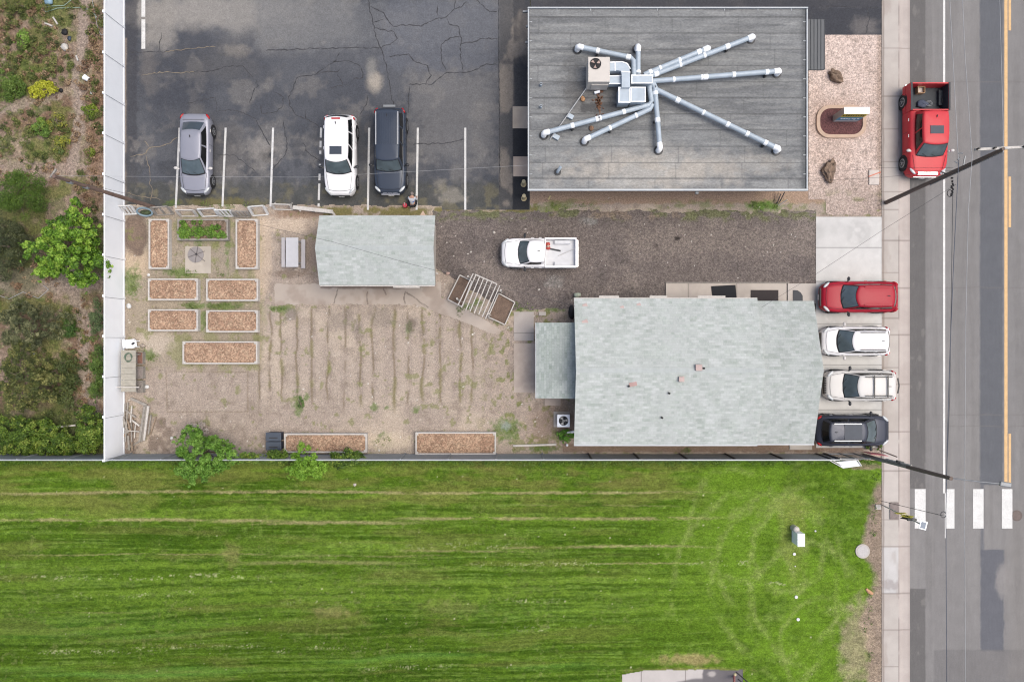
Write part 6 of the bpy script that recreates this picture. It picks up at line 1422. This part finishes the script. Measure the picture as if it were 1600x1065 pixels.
# ------------------------------------------------------------------ PERSON crouching at the weeds
def skin_obj(name, nodes, edges, mat, parent, sub=2):
    me = bpy.data.meshes.new(name); p = parent.location
    me.from_pydata([(n[0]-p.x, n[1]-p.y, n[2]-p.z) for n in nodes], edges, []); o = bpy.data.objects.new(name, me); C.objects.link(o); o.parent = parent
    sk = o.modifiers.new('skin', 'SKIN'); sk.use_smooth_shade = True
    for i, n in enumerate(nodes): me.skin_vertices[0].data[i].radius = (n[3], n[3] if len(n) < 5 else n[4])
    me.skin_vertices[0].data[0].use_root = True
    s = o.modifiers.new('sub', 'SUBSURF'); s.levels = sub; s.render_levels = sub; me.materials.append(mat); return o
pc = W(644.5, 314, .5)
per = thing('person', 'person in pale grey and blue shirt and black trousers crouching at the parking edge', 'person', (pc.x, pc.y, .03))
M_skin = flat('skin', c(196, 150, 128), .6); M_shirt = flat('pale grey shirt', c(206, 210, 218), .85, grains=[('noise', 6, .85, 1.05)]); M_blue = flat('blue shirt panel', c(96, 122, 186), .85); M_trs = flat('black trousers', c(36, 38, 44), .9); M_hair = flat('grey hair', c(150, 138, 132), .9)
def PP(dx, dy, z): return (pc.x+dx, pc.y+dy, z)
# hips south, torso leaning north and forward, head north
nd = [(*PP(0, -.20, .42), .13), (*PP(0, -.02, .58), .14), (*PP(0, .16, .74), .15), (*PP(.01, .25, .82), .07), (*PP(.02, .31, .84), .075), (*PP(.02, .37, .84), .085),
      (*PP(.16, .14, .74), .07), (*PP(.26, .08, .50), .045), (*PP(.22, .26, .28), .032), (*PP(-.16, .14, .74), .07), (*PP(-.24, .16, .50), .045), (*PP(-.08, .34, .28), .032),
      (*PP(.13, -.20, .40), .10), (*PP(.22, .10, .46), .07), (*PP(.17, -.14, .10), .05), (*PP(.18, .06, .07), .04), (*PP(-.13, -.20, .40), .10), (*PP(-.20, .10, .44), .07), (*PP(-.16, -.14, .10), .05), (*PP(-.17, .06, .07), .04)]
ed_ = [(0, 1), (1, 2), (2, 3), (3, 4), (4, 5), (2, 6), (6, 7), (7, 8), (2, 9), (9, 10), (10, 11), (0, 12), (12, 13), (13, 14), (14, 15), (0, 16), (16, 17), (17, 18), (18, 19)]
skin_obj('body', nd, ed_, M_skin, per)
g = lambda i, k: (*nd[i][:3], nd[i][3]*k)
skin_obj('shirt', [g(0, 1.05), g(1, 1.28), g(2, 1.22), g(6, 1.35), g(7, 1.35), g(9, 1.35), g(10, 1.35)], [(0, 1), (1, 2), (2, 3), (3, 4), (2, 5), (5, 6)], M_shirt, per)
skin_obj('trousers', [g(0, 1.12), g(12, 1.2), g(13, 1.22), g(14, 1.3), g(16, 1.2), g(17, 1.22), g(18, 1.3)], [(0, 1), (1, 2), (2, 3), (0, 4), (4, 5), (5, 6)], M_trs, per)
m = MB(); h = nd[5]; m.ball(h[0], h[1]-.015, h[2]+.03, .098, .105, .10, 12, .04); m.build('hair', M_hair, per)
m = MB(); m.ball(h[0], h[1]+.105, h[2]-.02, .018, .03, .02, 8); m.ball(h[0]-.09, h[1], h[2], .015, .03, .035, 8); m.ball(h[0]+.09, h[1], h[2], .015, .03, .035, 8); m.build('nose_and_ears', M_skin, per)
m = MB()
for s_ in (-1, 1): m.ball(h[0]+s_*.035, h[1]+.085, h[2]+.01, .012, .01, .01, 8)
m.bar((h[0]-.025, h[1]+.088, h[2]-.055), (h[0]+.025, h[1]+.088, h[2]-.055), .008, .008); m.build('eyes_and_mouth', M_dark, per)
m = MB(); m.ball(*PP(.07, 0.0, .70), .10, .13, .06, 12); m.build('blue_panel', M_blue, per)
for k, (i, s_) in enumerate(((8, 1), (11, -1))):
    q = Vector(nd[i][:3]); hn = []; he = []
    hn = [(q.x, q.y, q.z, .03, .03), (q.x, q.y+.05, q.z-.06, .036, .02)]; he = [(0, 1)]
    for f_ in range(4):
        b = len(hn); fx_ = (f_-1.5)*.021; ln = (.034, .040, .037, .028)[f_]
        hn += [(q.x+fx_, q.y+.085, q.z-.09, .010), (q.x+fx_*1.15, q.y+.085+ln*.7, q.z-.10-ln*.7, .009), (q.x+fx_*1.1, q.y+.075+ln*.7, q.z-.10-ln*1.5, .008)]; he += [(1, b), (b, b+1), (b+1, b+2)]
    b = len(hn); hn += [(q.x-s_*.045, q.y+.05, q.z-.07, .011), (q.x-s_*.05, q.y+.085, q.z-.105, .009)]; he += [(1, b), (b, b+1)]
    skin_obj('hand', hn, he, M_skin, per, 1)
for s_ in (-1, 1): MB().ball(*PP(s_*.175, -.02, .07), .055, .14, .055, 10).build('shoe', M_whitep if s_ > 0 else M_trs, per)
wt = thing('gas_can', 'small red can with a pale spout standing beside the crouching person', 'can', tuple(W(633, 321)))
p = W(633, 321, .2); MB().disc(p.x, p.y, .03, .13, .28, 14).build('can', flat('red plastic', c(196, 44, 66), .5), wt); MB().tube([(p.x, p.y, .30), (p.x-.02, p.y+.12, .42)], .03, 8).build('spout', flat('pink white spout', c(226, 196, 196), .5), wt)
# red chair by the playground, bottom edge
rb_ = thing('playground_rail', 'black tubular rails with a pinkish end beside the grey surface at the bottom edge', 'rail', tuple(W(1152, 1055)))
MB().tube([W(1150, 1049, .9), W(1180, 1075, .9)], .035, 8).build('upper_rail', M_black, rb_); MB().tube([W(1153, 1060, .6), W(1176, 1080, .6)], .035, 8).build('lower_rail', M_black, rb_); MB().tube([W(1147, 1055, 0), W(1147, 1070, .9)], .07, 8).build('post', flat('pink post', c(214, 140, 140), .6), rb_); MB().ball(*tuple(W(1148.5, 1053, .9)), .09).build('post_cap', flat('cream cap', c(230, 214, 170), .6), rb_)

# ------------------------------------------------------------------ TREES, SHRUBS, WEEDS
def pushes(cx, cy, rx, ry, z0, z1, n, rl):
    """clump centres spread over an uneven crown given in photo pixels (outline) between heights z0..z1"""
    cs = []; rs = []
    for _ in range(n):
        a = random.uniform(0, 2*PI); q = math.sqrt(random.random())*.86; wob = 1+.22*math.sin(3*a+cx)+.12*math.sin(7*a+cy)
        px, py = cx+rx*q*wob*math.cos(a), cy+ry*q*wob*math.sin(a)
        z = lerp(z0, z1, (1-q*q)*random.uniform(.45, 1)) ; p = W(px, py, z); cs.append((p.x, p.y, z)); rs.append(rl*random.uniform(.55, 1.25))
    return cs, rs
def plant(name, label, cat, cx, cy, rx, ry, h, nl, size, pal, ncl=50, rl=.35, z0=.3, trunk=.08, base=None, group=None, kind=None, limbs=5, flat_=.5, mat=M_leaf):
    b = W(*(base or (cx, cy))); r = thing(name, label, cat, (b.x, b.y, 0), 0, group)
    cs, rs = pushes(cx, cy, rx, ry, z0, h, ncl, rl)
    # a light thinner skirt of outer sprays for a ragged outline
    c2, r2 = pushes(cx, cy, rx*1.16, ry*1.16, z0, h*.8, ncl//2, rl*.45)
    lv = leaves('crown', cs+c2, rs+r2, nl, size, pal, mat, r, flat_=flat_)
    m = MB(); top = W(cx, cy, h*.55)
    m.tube([b, b.lerp(top, .5)+Vector((.04, -.03, 0)), top], [trunk*1.3, trunk, trunk*.7], 8)
    for k in range(limbs):
        e = Vector(random.choice(cs)); s = b.lerp(top, random.uniform(.25, .9)); md = s.lerp(e, .5)+Vector((0, 0, .12)); m.tube([s, md, e], [trunk*.6, trunk*.38, trunk*.15], 6)
    m.build('trunk', M_bark, r); return r
GB = [(60, 92, 20), (96, 140, 30), (128, 172, 44), (160, 196, 66)]
plant('broadleaf_tree', 'bright green broad leaved tree reaching over the white fence', 'tree', 106, 388, 66, 66, 4.2, 20000, .088, [(40, 66, 16), (76, 116, 28), (120, 164, 46), (172, 204, 84)], 230, .21, 1.2, .11, base=(118, 398), limbs=16)
p_ = bpy.data.objects['broadleaf_tree']
plant('leafy_shrub', 'fine leaved mid green shrub at the left edge, north of the bright tree', 'shrub', 30, 300, 46, 38, 2.2, 12000, .045, [(62, 88, 26), (88, 118, 36), (108, 138, 52)], 60, .34, .4)
plant('dark_shrub', 'very dark green shrub at the left edge beside the bright tree', 'shrub', 14, 385, 30, 52, 2.0, 9000, .05, [(36, 44, 26), (66, 76, 44), (116, 122, 80)], 60, .32, .3)
plant('olive_shrub', 'rounded greyish olive shrub at the left edge, south of the bright tree', 'shrub', 52, 506, 62, 40, 2.2, 14000, .05, [(38, 46, 28), (90, 98, 62), (164, 164, 120)], 170, .19, .3)
plant('olive_shrub', 'large mottled olive shrub with bare twigs at the left edge, below the rounded olive one', 'shrub', 45, 592, 58, 52, 2.4, 15000, .055, [(38, 50, 22), (92, 104, 48), (168, 164, 100)], 170, .21, .3, limbs=18)
plant('dark_shrub', 'dark spreading shrub right of the large mottled olive shrub', 'shrub', 98, 590, 30, 44, 1.2, 5000, .05, [(62, 76, 40), (88, 104, 54), (112, 120, 66)], 40, .26, .1)
BG = [(34, 54, 14), (72, 102, 28), (112, 142, 46), (162, 176, 80)]
plant('leafy_shrub', 'green shrub mass in the bottom left corner of the overgrown lot', 'shrub', 28, 678, 50, 34, 1.7, 10000, .06, BG, 130, .20, .2)
plant('leafy_shrub', 'green shrub at the lot foot between the corner shrub and the fence corner shrub', 'shrub', 88, 690, 38, 28, 1.6, 8000, .06, BG, 110, .19, .2)
plant('leafy_shrub', 'lush green shrub in the corner where the white and grey fences meet', 'shrub', 140, 672, 26, 42, 2.0, 9000, .06, BG, 120, .19, .3)
plant('leafy_shrub', 'narrow green shrub hugging the white fence above the path clearing', 'shrub', 152, 575, 12, 55, 1.3, 4500, .05, [(60, 84, 34), (90, 118, 48), (120, 146, 66)], 40, .22, .1)
plant('leafy_shrub', 'blue green shrub hugging the white fence below the bright tree', 'shrub', 151, 498, 13, 28, 1.1, 2500, .045, [(72, 92, 56), (100, 122, 78), (120, 136, 90)], 30, .2, .1)
plant('leafy_shrub', 'small dense green shrub touching the right side of the rounded olive shrub', 'shrub', 107, 512, 12, 16, 1.0, 2000, .045, [(54, 84, 34), (78, 112, 46), (96, 128, 56)], 20, .2, .1)
plant('yellow_shrub', 'bright yellow green bush beside the black scrap in the overgrown lot', 'shrub', 69, 141, 22, 12, .8, 2600, .06, [(150, 156, 30), (190, 194, 50), (214, 214, 80)], 26, .22, .1)
plant('leafy_shrub', 'soft green weeds clump at the left edge near the yellow bush', 'shrub', 14, 134, 28, 24, .8, 4500, .05, [(70, 96, 36), (98, 128, 50), (124, 148, 66)], 40, .24, .1)
plant('flowering_weed', 'green clump dotted with yellow flowers, upper one on the bare ground', 'weed', 88, 188, 16, 16, .6, 1300, .045, [(96, 112, 60), (126, 136, 72), (196, 190, 60)], 26, .16, .05)
plant('flowering_weed', 'fuller green clump with yellow flowers, left one near the path', 'weed', 62, 202, 18, 14, .6, 2600, .05, [(80, 112, 50), (112, 146, 60), (150, 172, 70)], 26, .18, .05)
plant('flowering_weed', 'lower green clump with yellow flowers beside the dirt path', 'weed', 96, 224, 14, 14, .6, 1600, .045, [(84, 106, 60), (116, 134, 70), (196, 190, 60)], 22, .16, .05)
plant('leafy_weed', 'bright green weed next to the fence opposite the yellow bush', 'weed', 141, 172, 12, 12, .5, 1300, .05, [(96, 124, 40), (128, 150, 50), (150, 166, 60)], 18, .16, .05)
plant('leafy_weed', 'long bright green weed near the top left below the blue tarp', 'weed', 36, 62, 12, 16, .5, 1400, .05, [(96, 140, 50), (130, 168, 70), (160, 190, 90)], 20, .16, .05)
plant('leafy_weed', 'small yellow green weed near the fence below the path bend', 'weed', 141, 238, 8, 6, .4, 500, .045, [(110, 130, 40), (140, 156, 60)], 10, .12, .05)
plant('leafy_weed', 'tall green weeds at the very top of the overgrown lot beside the green hose', 'weed', 26, 8, 34, 10, .6, 1800, .05, [(70, 90, 40), (110, 120, 60), (140, 140, 80)], 30, .2, .05)
WL = [(66, 104, 34), (92, 138, 44), (122, 168, 64), (150, 190, 90)]
plant('willow_tree', 'feathery green young tree leaning over the grey fence beside the lumber pile', 'tree', 316, 712, 56, 46, 3.2, 18000, .065, WL, 210, .20, .9, .07, base=(322, 702), flat_=.8, limbs=12)
plant('young_tree', 'light lime green young tree at the left end bed by the grey fence', 'tree', 478, 724, 32, 29, 2.7, 9000, .055, [(100, 146, 40), (130, 176, 54), (158, 200, 78)], 110, .16, 1.0, .05, base=(480, 705), flat_=.8)
plant('climbing_vine', 'dark green vine on the grey fence left of the lime green tree', 'vine', 432, 714, 20, 11, 2.0, 2600, .06, BG, 26, .22, .9, .03, base=(436, 706))
plant('climbing_vine', 'green vine spilling over the grey fence right of the lime green tree', 'vine', 541, 716, 32, 12, 2.1, 4200, .065, BG, 40, .24, .9, .03, base=(541, 706))
plant('climbing_vine', 'low green vine on the grey fence between the feathery tree and the vines', 'vine', 392, 716, 22, 7, 1.9, 1800, .055, [(84, 120, 40), (120, 150, 54), (160, 176, 70)], 20, .18, .9, .03, base=(392, 706))
plant('dry_shrub', 'pale pinkish dry flowering clump on the north side of the feathery tree', 'shrub', 308, 668, 20, 10, .8, 1500, .05, [(176, 160, 146), (206, 192, 180), (228, 218, 208)], 22, .18, .1)
plant('leafy_weed', 'green tuft at the house corner just south of the condenser', 'weed', 883, 680, 12, 9, .6, 1400, .05, [(70, 120, 34), (100, 156, 50), (130, 180, 70)], 18, .15, .05)
plant('leafy_weed', 'green tuft beside the nose of the dark slate car, left one', 'weed', 1357, 697, 6, 6, .4, 500, .04, [(80, 110, 40), (110, 140, 60)], 10, .1, .05)
plant('leafy_weed', 'green tuft at the driveway corner in front of the dark slate car', 'weed', 1373, 697, 6, 8, .4, 600, .04, [(80, 110, 40), (110, 140, 60)], 10, .1, .05)
plant('leafy_weed', 'three lobed dark green weed on the bare plot north of the west fence bed', 'weed', 470, 628, 5, 13, .3, 500, .04, [(90, 120, 60), (110, 140, 76)], 8, .1, .03)
# uncountable low growth
def scatter(name, regions, n, size, pal, zmax, mat=M_leaf, label=None, flat_=.35):
    cs = []; rs = []
    for (x, y, rx, ry, k) in regions:
        for _ in range(k):
            a = random.uniform(0, 2*PI); q = math.sqrt(random.random()); p = W(x+rx*q*math.cos(a), y+ry*q*math.sin(a)); z = random.uniform(.02, zmax); cs.append((p.x, p.y, z)); s = random.uniform(.08, .24); rs.append((s, s, min(s, z+.02)))
    o = leaves(name, cs, rs, n, size, pal, mat, None, kind='stuff', flat_=flat_); return o
scatter('undergrowth', [(30, 60, 50, 60, 90), (60, 100, 60, 40, 70), (20, 230, 40, 40, 20), (60, 215, 60, 50, 60), (140, 300, 20, 50, 16), (70, 650, 80, 40, 60), (110, 560, 40, 80, 50), (150, 60, 12, 60, 30), (150, 200, 14, 80, 30), (10, 480, 30, 20, 20), (60, 20, 90, 25, 50)], 36000, .045,
        [(50, 54, 28), (78, 92, 42), (112, 126, 60), (156, 150, 96)], .3)
scatter('dry_weeds', [(30, 60, 60, 70, 110), (90, 150, 60, 80, 60), (150, 150, 14, 150, 70), (40, 260, 60, 30, 30), (140, 300, 24, 40, 30), (60, 440, 70, 30, 30), (130, 560, 20, 100, 40)], 13000, .06,
        [(84, 60, 46), (136, 106, 82), (186, 160, 126), (96, 68, 52)], .2, flat_=.2)
scatter('yard_weeds', [(205, 440, 14, 22, 10), (285, 425, 22, 5, 8), (300, 477, 14, 4, 6), (345, 478, 28, 4, 10), (232, 555, 12, 7, 8), (222, 545, 8, 6, 4), (790, 670, 20, 12, 8), (600, 690, 14, 10, 5), (820, 478, 18, 6, 6), (720, 486, 8, 5, 4), (440, 482, 18, 3, 6), (1195, 322, 26, 7, 14), (900, 322, 40, 5, 8), (850, 700, 18, 4, 6), (1060, 705, 60, 3, 6), (340, 322, 60, 4, 10), (345, 400, 6, 40, 6)], 3600, .035,
        [(84, 112, 44), (112, 138, 60), (140, 150, 84)], .10)
# lawn fringe of taller blades along the fence and margin
scatter('fringe_grass', [(x, 721, 40, 2.5, 26) for x in range(0, 1340, 70)]+[(1368, 740, 6, 12, 8), (1364, 800, 5, 40, 10), (1356, 980, 8, 60, 12)], 12000, .04, [(74, 104, 34), (98, 132, 44), (122, 150, 62)], .10)
